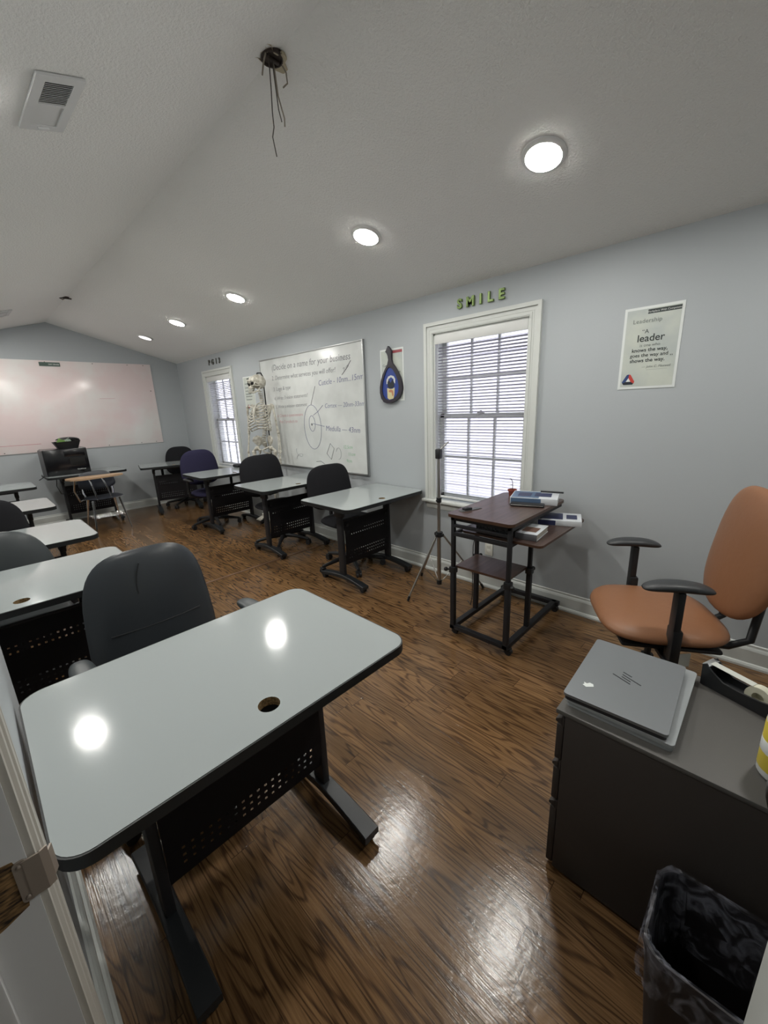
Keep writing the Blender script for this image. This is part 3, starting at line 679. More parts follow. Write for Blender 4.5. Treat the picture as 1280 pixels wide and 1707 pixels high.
# ------------------------------------------------------------------ right whiteboard with writing
by0, by1, bz0, bz1 = 2.862, 4.70, .812, 2.055; bxf = XR-.018
wb = thing('whiteboard', 'large whiteboard with handwritten notes and a hair diagram on the right wall', 'whiteboard', (XR, (by0+by1)/2, bz0)); off = Vector((XR, (by0+by1)/2, bz0))
def rel(g_or_o, o_off):
    g_or_o.data.transform(Matrix.Translation(-o_off)); return g_or_o
rel(part('board_surface', G().box(bxf, XR, by0, by1, bz0, bz1), 'board', wb, smooth=False), off)
rel(part('frame', G().box(bxf-.006, XR, by0-.012, by0+.004, bz0-.012, bz1+.012, .002).box(bxf-.006, XR, by1-.004, by1+.012, bz0-.012, bz1+.012, .002).box(bxf-.006, XR, by0, by1, bz0-.014, bz0+.004, .002).box(bxf-.006, XR, by0, by1, bz1-.004, bz1+.010, .002), 'alu', wb), off)
def wr(s, y, z, size, m='ink', rot=.02, sp=1.0, sh=.15, **k):
    rel(text('writing', s, size, on_right(y, z, bxf-.0006, rot), m, wb, shear=sh, space=sp, ext=.0002, offs=-.0007, **k), off)
wr('(Decide on a name for your business', 4.44, 1.925, .092, 'ink', -.01, 1.02)
wr('2. Determine what services you will offer!', 4.46, 1.815, .070, 'ink', .0)
wr('3. Logo & type', 4.45, 1.69, .062, 'ink')
wr('4. Write 3 vision statements!', 4.45, 1.585, .058, 'ink')
wr('5. Write a mission statement', 4.44, 1.488, .055, 'ink')
wr('6. Create a questionnaire', 4.42, 1.385, .052, 'ink_red')
wr('Pick 3 products to', 4.38, 1.315, .050, 'ink_red')
wr('Cuticle - 10nm...15nm', 3.56, 1.70, .078, 'ink_blue', .03)
wr('Cortex — 20nm-33nm', 3.48, 1.47, .066, 'ink_blue', .01)
wr('Medulla — 43nm', 3.49, 1.235, .078, 'ink_blue', -.03)
wr('2cm', 3.19, 1.91, .055, 'ink_faint'); wr('7cm', 3.14, 1.80, .055, 'ink', .55)
wr('12.5cm', 3.22, 1.055, .05, 'ink_green'); wr('11cm', 3.15, .985, .05, 'ink_green'); wr('9cm', 3.18, .915, .05, 'ink_green')
def stroke(pts, m='ink', r=.0022, nm='drawn_line'):
    rel(part(nm, G().tube([(bxf-.0008, y, z) for y, z in pts], r, 5), m, wb), off)
stroke([(3.72+.155*math.cos(a), 1.27+.24*math.sin(a)) for a in [2*PI*k/36 for k in range(37)]], 'ink_blue', .0020)
stroke([(3.725+.055*math.cos(a), 1.31+.085*math.sin(a)) for a in [2*PI*k/24 for k in range(25)]], 'ink_blue', .0020)
stroke([(3.73+.008*math.cos(a), 1.30+.01*math.sin(a)) for a in [2*PI*k/10 for k in range(11)]], 'ink', .004)
stroke([(3.72, 1.51), (3.62, 1.70)], 'ink'); stroke([(3.69, 1.40), (3.60, 1.44), (3.51, 1.50)], 'ink_blue'); stroke([(3.71, 1.31), (3.51, 1.28)], 'ink_blue')
stroke([(3.17, 1.78), (3.10, 1.83), (3.03, 1.90)], 'ink', .003)
stroke([(3.50, .99), (3.43, 1.10), (3.37, 1.05), (3.43, .93), (3.50, .99)], 'ink'); stroke([(3.70, .89), (3.62, .90), (3.55, .87)], 'ink')
stroke([(3.30+.04*math.cos(a), 1.0+.06*math.sin(a)) for a in [PI*k/9+.3 for k in range(14)]], 'ink_faint', .0025)
stroke([(4.02+.06*math.cos(a*1.0), .90+.035*math.sin(a)+.008*k) for k, a in enumerate([2*PI*k/12 for k in range(14)])], 'ink_faint', .003)

# far whiteboard
fx0, fx1, fz0, fz1 = -.11, 2.325, 1.03, 2.255
t = thing('whiteboard', 'wide pinkish smudged blank whiteboard on the end wall', 'whiteboard', ((fx0+fx1)/2, YF, fz0)); off = Vector(((fx0+fx1)/2, YF, fz0))
rel(part('board_surface', G().box(fx0, fx1, YF-.012, YF, fz0, fz1, .002), 'board_pink', t), off)
g = G()
for x in (.35, 1.0, 1.55, 2.0, 2.22): 
    for z in (fz0+.02, fz1-.02): g.ball((x, YF-.013, z), (.006, .003, .006), seg=8)
g.ball((2.27, YF-.013, 1.85), (.007, .003, .007), seg=8); rel(part('screw', g, 'boxmetal', t), off)
rel(part('smudge_line', G().box(-.1, .75, YF-.0128, YF-.012, fz0+.11, fz0+.116).box(1.55, 1.75, YF-.0128, YF-.012, 1.74, 1.743), 'ink_red', t), off)
lb = link('name_plate', G().box(.935, 1.165, YF-.020, YF-.012, 2.180, 2.232, .001), 'label_green', smooth=False); tag(lb, 'small green label strip at the top of the wide blank whiteboard', 'label')
text('lettering', 'DRY-ERASE', .024, Matrix.Translation((1.155, YF-.0205, 2.197)) @ WALL_F, 'print_white', lb, align='RIGHT', offs=.0004)

# ------------------------------------------------------------------ posters
def poster(y0, y1, z0, z1, label, name='poster'):
    o = tag(link(name, G().box(XR-.003, XR, y0, y1, z0, z1), 'paper', smooth=False), label, 'poster', 'posters on the right wall'); return o
px = XR-.0034
py0, py1, pz0, pz1 = .436, .714, 1.503, 1.934
P = poster(py0, py1, pz0, pz1, 'poster with a leader quotation on the right wall above the tan chair')
yc = (py0+py1)/2
part('printed_panel', G().box(px-.0004, px, py0+.013, py1-.013, pz0+.013, pz1-.013), 'paper_in', P, smooth=False)
part('title_bar', G().box(px-.0009, px-.0004, py0+.013, py0+.165, pz1-.040, pz1-.018), 'print', P, smooth=False)
def pt(s, y, z, size, m='print', **k): text('lettering', s, size, on_right(y, z, px-.0012), m, P, ext=.0001, **k)
pt('Workplace With Competence', py0+.089, pz1-.034, .0135, 'print_white', align='CENTER')
pt('Leadership', py1-.045, pz1-.083, .030, 'print_grey', space=1.05)
pt('“A', yc+.028, pz1-.138, .030, align='CENTER'); pt('leader', yc, pz1-.180, .052, align='CENTER', offs=.0006)
pt('is one who', yc, pz1-.207, .022, 'print_grey', align='CENTER'); pt('knows the way,', yc, pz1-.233, .027, align='CENTER', offs=.0005)
pt('goes the way and', yc, pz1-.260, .026, align='CENTER', offs=.0003); pt('shows the way.', yc+.006, pz1-.288, .027, align='CENTER', offs=.0005); pt('”', yc-.098, pz1-.282, .034)
pt('— John C. Maxwell', yc-.040, pz1-.320, .017, 'print_grey', align='CENTER', shear=.25)
part('underline', G().box(px-.0009, px-.0004, yc-.095, yc+.005, pz1-.331, pz1-.3302), 'print_grey', P, smooth=False)
def emblem(P, yc, zc, r):
    M4 = lambda: Matrix.Translation((px-.0006, yc, zc)) @ WALL_R
    A = [(r*math.sin(math.radians(a)), r*math.cos(math.radians(a))) for a in (0, 120, 240)]
    def band(i, m, nm):
        h = []
        p, q = Vector(A[i]), Vector(A[(i+1) % 3]); d = (q-p).normalized(); nr = Vector((-d.y, d.x))
        if nr.dot((p+q)/2) < 0: nr = -nr
        p1 = p+d*r*.28; q1 = q+d*r*.0; inner = .62
        pts = [p1+nr*r*.10, q-d*r*.28+nr*r*.10, q*.98, q*.36+d*0, p*.36, ]
        pts = [p*1.02-nr*0, p1+nr*r*.14, q-d*r*.28+nr*r*.14, q-d*r*.12-nr*r*.08, q*.42+nr*0, p*.42]
        pts = [p1+nr*r*.16-d*r*.05, q-d*r*.25+nr*r*.16, q-d*r*.02-nr*r*.10, q*.40, p*.40, p+d*r*.12-nr*r*.02]
        part(nm, G().prism([tuple(v) for v in pts], 0, .0005, M4=M4()), m, P, smooth=False)
    band(0, 'red', 'emblem_band'); band(1, 'navyprint', 'emblem_band'); band(2, 'blue', 'emblem_band')
    part('emblem_centre', G().prism([(x*.36, y*.36) for x, y in A], 0, .0006, M4=M4()), 'paper', P, smooth=False)
emblem(P, py1-.052, pz0+.048, .036)
# poster behind the paddle
P2 = poster(2.376, 2.652, 1.507, 1.944, 'poster with a dark red title bar partly covered by the hanging paddle')
part('printed_panel', G().box(px-.0004, px, 2.389, 2.639, 1.52, 1.931), 'paper_in', P2, smooth=False)
part('title_bar', G().box(px-.0009, px-.0004, 2.389, 2.520, 1.905, 1.927), 'redbar', P2, smooth=False)
for z, s, y in ((1.80, 'Customer', 2.62), (1.74, 'Service', 2.50)): text('lettering', s, .03, on_right(y, z, px-.0012), 'print', P2, ext=.0001)
# poster behind the skeleton
P3 = poster(4.925, 5.20, 1.468, 1.908, 'poster with lines of text beside the far window, partly behind the skeleton')
part('printed_panel', G().box(px-.0004, px, 4.937, 5.188, 1.48, 1.896), 'paper_in', P3, smooth=False)
part('title_bar', G().box(px-.0009, px-.0004, 5.0, 5.10, 1.872, 1.886), 'print', P3, smooth=False)
P_old = P
def pl(z, w): part('text_line', G().box(px-.0009, px-.0004, 5.06-w, 5.16, z-.006, z+.003), 'print_grey', P3, smooth=False)
for z, w in ((1.82, .03), (1.77, .05), (1.73, .07), (1.69, .04), (1.66, .06), (1.62, .05)): pl(z, w)
emblem(P3, 5.13, 1.525, .034)

# ------------------------------------------------------------------ hanging paddle (frame with blue inlay)
sc_ = 1/13.125; ppx = .0068
def padpt(u, v): return ((u-445)*.2775/ (39*13.1)*1.0, (1510-v)*.480/1296)
outl = [(410, 214), (445, 265), (478, 330), (474, 430), (474, 520), (490, 600), (545, 690), (600, 800), (650, 930), (682, 1060), (690, 1180), (672, 1290), (620, 1390), (540, 1460), (440, 1503), (350, 1508), (275, 1470), (222, 1380), (198, 1250), (202, 1120), (228, 980), (272, 840), (330, 720), (385, 620), (410, 520), (400, 430), (378, 370), (352, 335), (375, 290)]
inn = [(440, 688), (500, 740), (560, 860), (605, 1000), (622, 1130), (610, 1250), (560, 1350), (480, 1415), (390, 1430), (310, 1390), (262, 1300), (250, 1180), (265, 1040), (300, 900), (350, 770), (395, 700)]
pd = thing('wall_paddle', 'dark hanging wooden paddle with a blue painted inlay beside the near window', 'paddle', (XR-.004, 2.512, 1.486))
MP = WALL_R.copy()
part('body', G().prism([padpt(*q) for q in outl], .004, .026, M4=MP, holes=[[padpt(*q) for q in inn]]), 'paddle', pd, ang=50)
part('blue_inlay', G().prism([padpt(*q) for q in inn], .006, .018, M4=MP), 'paddle_blue', pd, smooth=False)
def patch(nm, uv, m, z=.0185): part(nm, G().prism([padpt(*q) for q in uv], z, z+.0008, M4=MP), m, pd, smooth=False)
patch('painted_arch', [(345, 1060), (350, 960), (390, 890), (450, 868), (510, 895), (540, 960), (535, 1060), (505, 1040), (505, 960), (450, 910), (390, 950), (380, 1050)], 'print_white')
patch('painted_dark_patch', [(370, 1020), (400, 960), (440, 1040), (480, 960), (515, 1030), (520, 1120), (470, 1165), (410, 1165), (370, 1120)], 'navyprint', .0190)
patch('painted_cream_patch', [(358, 1150), (420, 1175), (480, 1175), (522, 1150), (515, 1300), (490, 1400), (400, 1420), (360, 1380)], 'cream', .0188)
patch('painted_orange_patch', [(390, 1210), (440, 1190), (490, 1220), (495, 1330), (470, 1345), (455, 1260), (400, 1250)], 'peach', .0194)

# ------------------------------------------------------------------ foil letters
for k, (ch, y) in enumerate(zip('SMILE', (1.812, 1.722, 1.638, 1.562, 1.478))):
    me = text_mesh(ch, .088, ext=.006, align='CENTER', offs=.0015, bevel=.0025); me.materials.clear()
    o = link('wall_letter', me, 'green', smooth=True, ang=50); o.matrix_world = on_right(y, 2.137, XR-.009)
    tag(o, 'green foil letter %s above the near window' % ch, 'letter', 'green foil letters above the near window')
for k, (ch, y) in enumerate(zip('PG13', (6.135, 6.02, 5.90, 5.80))):
    wn_ = {'P': 'P', 'G': 'G', '1': 'one', '3': 'three'}[ch]
    me = text_mesh(ch, .098, ext=.004, align='CENTER', offs=.003, bevel=.001); me.materials.clear()
    o = link('wall_letter', me, 'grey_letter', smooth=True, ang=50); o.matrix_world = on_right(y, 2.148, XR-.006)
    tag(o, 'dark grey character shaped like %s above the far window' % wn_, 'letter', 'grey letters above the far window')

# outlets
def outlet(x, y, z, rot, label):
    o = link('wall_outlet', G().box(-.035, .035, -.004, .004, -.057, .057, .003).box(-.017, .017, -.006, -.003, .008, .036, .003).box(-.017, .017, -.006, -.003, -.036, -.008, .003), 'outlet'); o.location = (x, y, z); o.rotation_euler = (0, 0, rot); tag(o, label, 'outlet')
outlet(XR-.004, 1.52, .33, -PI/2, 'white double outlet on the right wall behind the laptop cart')

# ------------------------------------------------------------------ skeleton and its stand
sk = thing('skeleton_model', 'life-size white anatomical skeleton hanging in front of the written whiteboard', 'skeleton', (2.505, 4.44, 0), math.radians(-64))
# local frame: faces -Y, its left is +X
def bone(g, p, q, r, e=1.5, k=6):
    p = Vector(p); q = Vector(q); pts = [p.lerp(q, t/k) for t in range(k+1)]; rad = [r*(1+(e-1)*abs(2*t/k-1)**3) for t in range(k+1)]
    g.tube(pts, r, 8, rad=rad); g.ball(p, r*e*1.02, seg=8); g.ball(q, r*e*1.02, seg=8)
ROT = Matrix.Rotation(math.radians(-20), 4, 'Z') @ Matrix.Rotation(math.radians(-8), 4, 'X'); HC = Vector((0, -.0, 1.765))
def H(p): return HC+ROT @ Vector(p)
g = G(); g.ball(H((0, .015, .035)), (.073, .095, .082), rot=ROT, seg=24).ball(H((0, -.06, .03)), (.062, .04, .055), rot=ROT)
for s in (-1, 1):
    g.tube([H((s*.06, .0, -.015)), H((s*.068, -.04, -.02)), H((s*.05, -.078, -.022)), H((s*.02, -.09, -.03))], .008, 8)
    g.tube([H((s*.062, -.03, .0)), H((s*.058, -.07, .012)), H((s*.055, -.075, -.015))], .007, 8)
    g.tube([H((s*.008, -.098, .022)), H((s*.03, -.1, .03)), H((s*.055, -.08, .018))], .009, 8)
g.tube([H((0, -.098, .02)), H((0, -.106, -.002))], .008, 8)
g.ball(H((0, -.078, -.045)), (.032, .03, .022), rot=ROT); skl = part('skull', g, 'bone', sk, ang=60)
g = G()
for s in (-1, 1): g.ball(H((s*.032, -.088, -.002)), (.019, .014, .018), rot=ROT)
g.ball(H((0, -.102, -.024)), (.010, .008, .014), rot=ROT); part('eye_sockets', g, 'bone_dark', skl, ang=60)
g = G()
for k in range(8): g.box(-.0035, .0035, -.003, .003, -.006, .006, .0015, M4=Matrix.Translation(H(((k-3.5)*.0078, -.106+.0011*(k-3.5)**2, -.060))) @ ROT)
for k in range(8): g.box(-.0035, .0035, -.003, .003, -.006, .006, .0015, M4=Matrix.Translation(H(((k-3.5)*.0074, -.103+.0011*(k-3.5)**2, -.080))) @ ROT)
part('teeth', g, 'bone', skl)
g = G(); g.tube([H((-.055, .0, -.02)), H((-.052, -.01, -.065)), H((-.036, -.06, -.098)), H((-.012, -.098, -.102)), H((.012, -.098, -.102)), H((.036, -.06, -.098)), H((.052, -.01, -.065)), H((.055, .0, -.02))], .010, 8)
part('jaw', g, 'bone', sk, ang=60)
def spine(z):
    t_ = (1.70-z)/.62; return Vector((0, .045+.035*math.sin(t_*PI*1.4-.5)-.02*t_, z))
g = G(); z = 1.69; k = 0
while z > 1.10:
    r = .019+.006*(1.69-z)/.6; g.lathe([(.001, -.009), (r, -.009), (r*.85, 0), (r, .009), (.001, .009)], 10, M4=Matrix.Translation(spine(z)))
    g.box(-.004, .004, .0, .04, -.008, .004, .002, M4=Matrix.Translation(spine(z))); g.box(-.028, .028, .005, .015, -.004, .004, .002, M4=Matrix.Translation(spine(z)))
    z -= .0255
g.tube([spine(1.10), spine(1.08)+Vector((0, .02, 0)), spine(1.04)+Vector((0, .045, 0)), spine(1.01)+Vector((0, .03, 0))], .02, 8, rad=[.03, .03, .018, .006])
part('spine', g, 'bone', sk, ang=60)
g = G()
for i in range(10):
    z = 1.565-i*.033; wv = (.055, .085, .105, .118, .126, .132, .136, .138, .136, .128, .115)[i]; dp = (.07, .095, .11, .12, .125, .13, .13, .125, .115, .10, .08)[i]
    for s in (-1, 1):
        end = PI*.97 if i < 8 else PI*(.80, .62, .5)[i-8]; pts = []
        for k in range(13):
            a = .08+(end-.08)*k/12; pts.append((s*wv*math.sin(a)**.85 if math.sin(a) > 0 else 0, .045-dp*.72*(1-math.cos(a))/1.0+.01, z-.055*(1-math.cos(a))/1.35+(.035*(k/12)**6 if i > 4 else 0)))
        g.tube(pts, .0068, 6)
g.tube([(0, -.10, 1.505), (0, -.125, 1.45), (0, -.135, 1.38), (0, -.13, 1.335)], .014, 8, rad=[.018, .013, .013, .006])
for s in (-1, 1): g.tube([(s*.01, -.10, 1.50), (s*.08, -.08, 1.525), (s*.165, .0, 1.53)], .006, 8)
part('rib_cage', g, 'bone', sk, ang=60)
for s in (-1, 1):
    g = G().pad([(s*.06, .07), (s*.13, .10), (s*.16, .09), (s*.13, .03), (s*.085, -.07), (s*.065, -.06)], .005, lambda x, y, zz: Vector((x, .075+y-.02*abs(x)/.1, 1.45+zz)), 4)
    part('shoulder_blade', g, 'bone', sk, ang=60)
    g = G(); bone(g, (s*.175, .01, 1.515), (s*.205, .02, 1.215), .0105, 1.7); ar = part('upper_arm', g, 'bone', sk, ang=60)
    g = G(); bone(g, (s*.200, .02, 1.205), (s*.215, -.02, .985), .0065, 1.6); bone(g, (s*.212, .025, 1.205), (s*.232, -.005, .985), .0065, 1.5); part('forearm', g, 'bone', ar, ang=60)
    g = G()
    for f_i in range(4):
        x = s*(.205+f_i*.010); bone(g, (s*.222, -.012, .965), (x, -.02-.004*f_i, .905), .0035, 1.4, 3); bone(g, (x, -.02-.004*f_i, .90), (x+s*.002, -.028, .868), .003, 1.4, 3); bone(g, (x+s*.002, -.028, .865), (x+s*.002, -.022, .835+.004*f_i), .0028, 1.4, 3)
    bone(g, (s*.212, -.018, .965), (s*.190, -.05, .925), .0035, 1.4, 3); bone(g, (s*.190, -.05, .925), (s*.188, -.055, .895), .003, 1.4, 3); g.ball((s*.22, -.012, .97), (.018, .010, .012), seg=10)
    part('hand', g, 'bone', ar, ang=60)
g = G()
for s in (-1, 1):
    g.pad([(s*.035, .06), (s*.09, .085), (s*.135, .06), (s*.145, .02), (s*.11, -.025), (s*.075, -.05), (s*.045, -.02)], .008, lambda x, y, zz: Vector((x, .05-abs(x)*.45+y+.3*abs(zz)*.2, 1.10+zz)), 5)
    g.tube([(s*.08, -.0, 1.05), (s*.05, -.045, 1.03), (s*.012, -.055, 1.015), (s*.03, -.04, .985), (s*.07, -.0, .965), (s*.085, .02, 1.0), (s*.08, .0, 1.05)], .010, 8)
    g.ball((s*.10, .0, 1.03), (.028, .028, .028))
part('pelvis', g, 'bone', sk, ang=60)
for s in (-1, 1):
    g = G(); g.tube([(s*.105, .0, 1.03), (s*.15, .0, 1.0), (s*.158, .0, .97)], .013, 8, rad=[.021, .014, .02]); bone(g, (s*.150, .0, .985), (s*.095, -.01, .60), .014, 1.8); th = part('thigh_bone', g, 'bone', sk, ang=60)
    g = G(); bone(g, (s*.092, -.01, .575), (s*.085, .0, .235), .012, 1.8); bone(g, (s*.118, .01, .56), (s*.108, .01, .235), .006, 1.6); g.ball((s*.093, -.04, .59), (.018, .010, .02), seg=10); part('shin_bone', g, 'bone', th, ang=60)
    g = G(); g.ball((s*.095, .03, .19), (.024, .038, .024)); g.ball((s*.095, -.01, .205), (.026, .04, .02))
    for k in range(5): bone(g, (s*(.078+.012*k), -.04, .195-.004*k), (s*(.066+.019*k), -.12+.008*k, .165), .005, 1.4, 3); bone(g, (s*(.066+.019*k), -.122+.008*k, .165), (s*(.066+.020*k), -.155+.01*k, .158), .0045, 1.3, 3)
    part('foot', g, 'bone', th, ang=60)
st = thing('skeleton_stand', 'black pole stand with splayed base holding up the hanging skeleton', 'stand', (2.505, 4.44, 0), math.radians(-64))
part('pole', G().tube([(0, .135, .06), (0, .135, 1.86), (0, .10, 1.90), (0, .03, 1.895), (0, .015, 1.868)], .008, 8), 'plastic', st)
g = G()
for k in range(5):
    a = k*2*PI/5+.3; g.tube([(0, .135, .07), (.05*math.cos(a), .125+.05*math.sin(a), .06), (.095*math.cos(a), .125+.085*math.sin(a), .040)], .011, 8); g.cyl((.095*math.cos(a)-.008, .125+.085*math.sin(a), .018), (.095*math.cos(a)+.008, .125+.085*math.sin(a), .018), .018)
part('base', g, 'plastic', st)

# ------------------------------------------------------------------ tripod stand
tp = thing('tripod_stand', 'silver tripod stand with black clamps in front of the near window', 'stand', (2.36, 1.735, 0))
g = G().cyl((0, 0, .10), (0, 0, .53), .0155).cyl((0, 0, .50), (0, 0, 1.11), .0125)
part('column', g, 'steel', tp)
part('height_clamp', G().lathe([(.001, .755), (.018, .755), (.019, .79), (.001, .79)], 14).cyl((-.03, -.0, .772), (.02, 0, .772), .007), 'plastic', tp)
part('leg_collar', G().lathe([(.001, .485), (.024, .485), (.026, .525), (.001, .525)], 14).box(-.04, .04, -.008, .008, .492, .515, .003).box(-.008, .008, -.04, .04, .492, .515, .003), 'plastic', tp)
part('lower_collar', G().lathe([(.001, .095), (.020, .095), (.020, .13), (.001, .13)], 14), 'plastic', tp)
part('tilt_head', G().box(-.02, .02, -.02, .02, 1.08, 1.15, .006), 'plastic', tp)
part('pan_handle', G().cyl((0, 0, 1.135), (.05, -.05, 1.20), .006), 'steel', tp)
for dx, dy in ((-.238, .123), (.324, -.20), (.20, .34)):
    L = part('leg', G().cyl((dx*.07, dy*.07, .505), (dx*.97, dy*.97, .03), .0075), 'steel', tp)
    part('rubber_foot', G().cyl((dx*.95, dy*.95, .04), (dx, dy, .004), .010), 'plastic', L)
    part('leg_brace', G().cyl((dx*.04, dy*.04, .115), (dx*.52, dy*.52, .27), .004), 'steel', L)

# ------------------------------------------------------------------ laptop cart
ct = thing('laptop_cart', 'black steel rolling cart with walnut top and shelves by the near window', 'cart', (2.27, 1.14, 0)); off = Vector((2.27, 1.14, 0))
CZ = .83
def cp(nm, g, m, **k): return rel(part(nm, g, m, ct, **k), off)
cp('tabletop', G().prism(rrect(1.905, 2.640, .925, 1.350, .035), CZ-.018, CZ, mi=0, mi_side=1), ['walnut', 'walnut_edge'])
cp('top_frame', G().box(1.935, 2.62, .94, .965, CZ-.045, CZ-.018).box(1.935, 2.62, 1.31, 1.335, CZ-.045, CZ-.018).box(1.935, 1.96, .95, 1.33, CZ-.045, CZ-.018).box(2.59, 2.615, .95, 1.33, CZ-.045, CZ-.018), 'black', smooth=False)
for (x, y) in ((1.965, 1.335), (1.965, .965), (2.24, 1.335), (2.24, .965)):
    top = CZ-.04 if x < 2.1 else .70
    l_ = cp('leg', G().box(x-.0145, x+.0145, y-.0145, y+.0145, .06, .47, .002).box(x-.0115, x+.0115, y-.0115, y+.0115, .45, top, .002), 'black')
    k_ = part('adjust_knob', G().box(x-.02, x+.02, y-.02, y+.02, .435, .475, .003).cyl((x, y, .455), (x+(.045 if x > 2.1 else -.015), y+(-.0 if x > 2.1 else (.04 if y > 1.1 else -.03)), .452), .006).ball((x+(.05 if x > 2.1 else -.018), y+(0 if x > 2.1 else (.044 if y > 1.1 else -.034)), .452), .014, seg=10), 'plastic', l_); rel(k_, off)
cp('side_rail', G().box(1.955, 1.975, .965, 1.335, .735, .755, .002).box(1.955, 1.975, .965, 1.335, .680, .705, .002).box(1.965, 2.24, .955, .975, .680, .70, .002).box(1.965, 2.24, 1.325, 1.345, .680, .70, .002), 'black')
cp('base_frame', G().box(1.95, 2.70, 1.318, 1.352, .045, .075, .002).box(1.95, 2.70, .948, .982, .045, .075, .002).box(1.95, 1.985, .95, 1.35, .045, .072, .002).box(2.665, 2.70, .93, 1.37, .045, .075, .002), 'black')
for (x, y) in ((1.985, 1.33), (1.985, .955), (2.67, 1.35), (2.67, .95)):
    cp('caster', G().cyl((x-.012, y, .022), (x+.012, y, .022), .022).box(x-.016, x+.016, y-.014, y+.014, .03, .047, .002), 'plastic')
cp('middle_shelf', G().prism(rrect(1.975, 2.225, .975, 1.325, .006), .468, .482, mi=0, mi_side=1), ['walnut', 'walnut_edge'])
cp('lower_shelf', G().prism(rrect(1.99, 2.66, .80, 1.30, .03), .700, .714, mi=0, mi_side=1), ['walnut', 'walnut_edge'])
cp('shelf_bracket', G().box(2.2, 2.24, .86, .98, .675, .70, .002), 'black')
rc = link('cable', G().tube([(2.28, 1.36, .66), (2.30, 1.40, .5), (2.33, 1.42, .35), (2.30, 1.40, .12), (2.33, 1.43, .03), (2.4, 1.5, .012)], .003, 6), 'plastic'); tag(rc, 'thin black cable hanging down behind the laptop cart', 'cable')

def book(x, y, z, L, W, T, rz, cover, spine_m, label, extra=None, group='books on the laptop cart'):
    t = thing('book', label, 'book', (x, y, z), rz, group)
    part('page_block', G().box(-L/2+.004, L/2-.004, -W/2+.006, W/2-.004, .003, T-.003), 'pages', t, smooth=False)
    part('cover', G().box(-L/2, L/2, -W/2, W/2, 0, .003, .001).box(-L/2, L/2, -W/2, W/2, T-.003, T, .001), cover, t)
    part('spine', G().box(-L/2, L/2, -W/2-.002, -W/2+.005, 0, T, .002), spine_m, t)
    return t
t = book(2.49, 1.065, CZ+.001, .28, .215, .040, math.radians(-72), 'bookwhite', 'bookwhite', 'thick white and blue textbook lying on the walnut top of the cart')
part('cover_print', G().box(-.135, .03, -.10, .09, .0402, .0408), 'bluebook', t, smooth=False); part('cover_photo', G().box(-.10, -.02, -.06, .05, .0408, .0412).box(.0, .10, -.05, .06, .0408, .0412), 'deepblue', t, smooth=False)
part('spine_print', G().box(-.135, .045, -.1102, -.1092, .002, .038), 'bluebook', t, smooth=False)
t = book(2.50, .905, .715, .25, .19, .034, math.radians(-70), 'bookwhite', 'bookwhite', 'white and dark blue textbook on the lower shelf of the cart, next to the wall')
part('cover_photo', G().box(-.11, .02, -.07, .075, .0342, .0347).box(.04, .10, -.05, .05, .0342, .0347), 'deepblue', t, smooth=False)
part('spine_print', G().box(-.12, -.02, -.0972, -.0965, .002, .032), 'deepblue', t, smooth=False)
t = book(2.15, .925, .715, .12, .21, .036, math.radians(-84), 'bookwhite', 'greybook', 'grey-spined paperback on the near left corner of the lower cart shelf')
part('cover_photo', G().box(-.04, .04, -.06, .03, .0362, .0367), 'brownbook', t, smooth=False)
t = book(2.12, 1.11, .715, .24, .15, .036, math.radians(-80), 'darkbook', 'darkbook', 'dark patterned book on the lower shelf beneath the cart top')
o = link('pencil_case', G().box(-.10, .10, -.03, .03, 0, .018, .007).box(-.095, .095, -.032, -.026, .006, .012, .002, mi=1), ['plastic', 'steel']); o.location = (2.335, 1.045, CZ+.001); o.rotation_euler = (0, 0, math.radians(-72)); tag(o, 'slim black case lying in front of the blue and white textbook', 'case')
o = link('marker_pen', G().cyl((-.07, 0, .006), (.07, 0, .006), .006), 'plastic'); o.location = (2.60, 1.00, CZ+.041); o.rotation_euler = (0, 0, math.radians(-75)); tag(o, 'black marker lying on top of the textbook near the wall', 'pen')
t = thing('remote_control', 'small black remote control on a dark card near the cart corner', 'remote', (2.06, 1.28, CZ+.001), math.radians(-20))
part('card', G().box(-.075, .075, -.02, .02, 0, .002, .001), 'darkbook', t); part('handset', G().box(-.05, .005, -.016, .016, .002, .016, .004), 'plastic', t); part('button', G().box(-.04, -.03, -.006, .006, .016, .018).box(-.022, -.012, -.006, .006, .016, .018), 'printer_grey', t)
t = thing('potted_plant', 'tiny terracotta pot with a bare dry stem at the back of the cart', 'plant', (2.555, 1.255, CZ))
part('pot', G().lathe([(.001, 0), (.020, 0), (.026, .034), (.031, .034), (.031, .044), (.025, .044), (.024, .036), (.001, .036)], 18), 'terracotta', t, ang=40)
part('stem', G().tube([(0, 0, .036), (.004, .0, .07), (.0, .002, .10), (-.01, .006, .118), (-.022, .01, .12)], .0022, 6).tube([(.003, 0, .075), (-.016, .006, .078)], .0016, 6), 'plant', t)

# ------------------------------------------------------------------ black case on the desk under the far window
o = link('zip_case', G().box(-.09, .09, -.055, .055, 0, .04, .018, seg=3), 'plastic', ang=50); o.location = (2.58, 5.27, TZ+.001); o.rotation_euler = (0, 0, .2); tag(o, 'small black zip case on the desk below the far window', 'case')

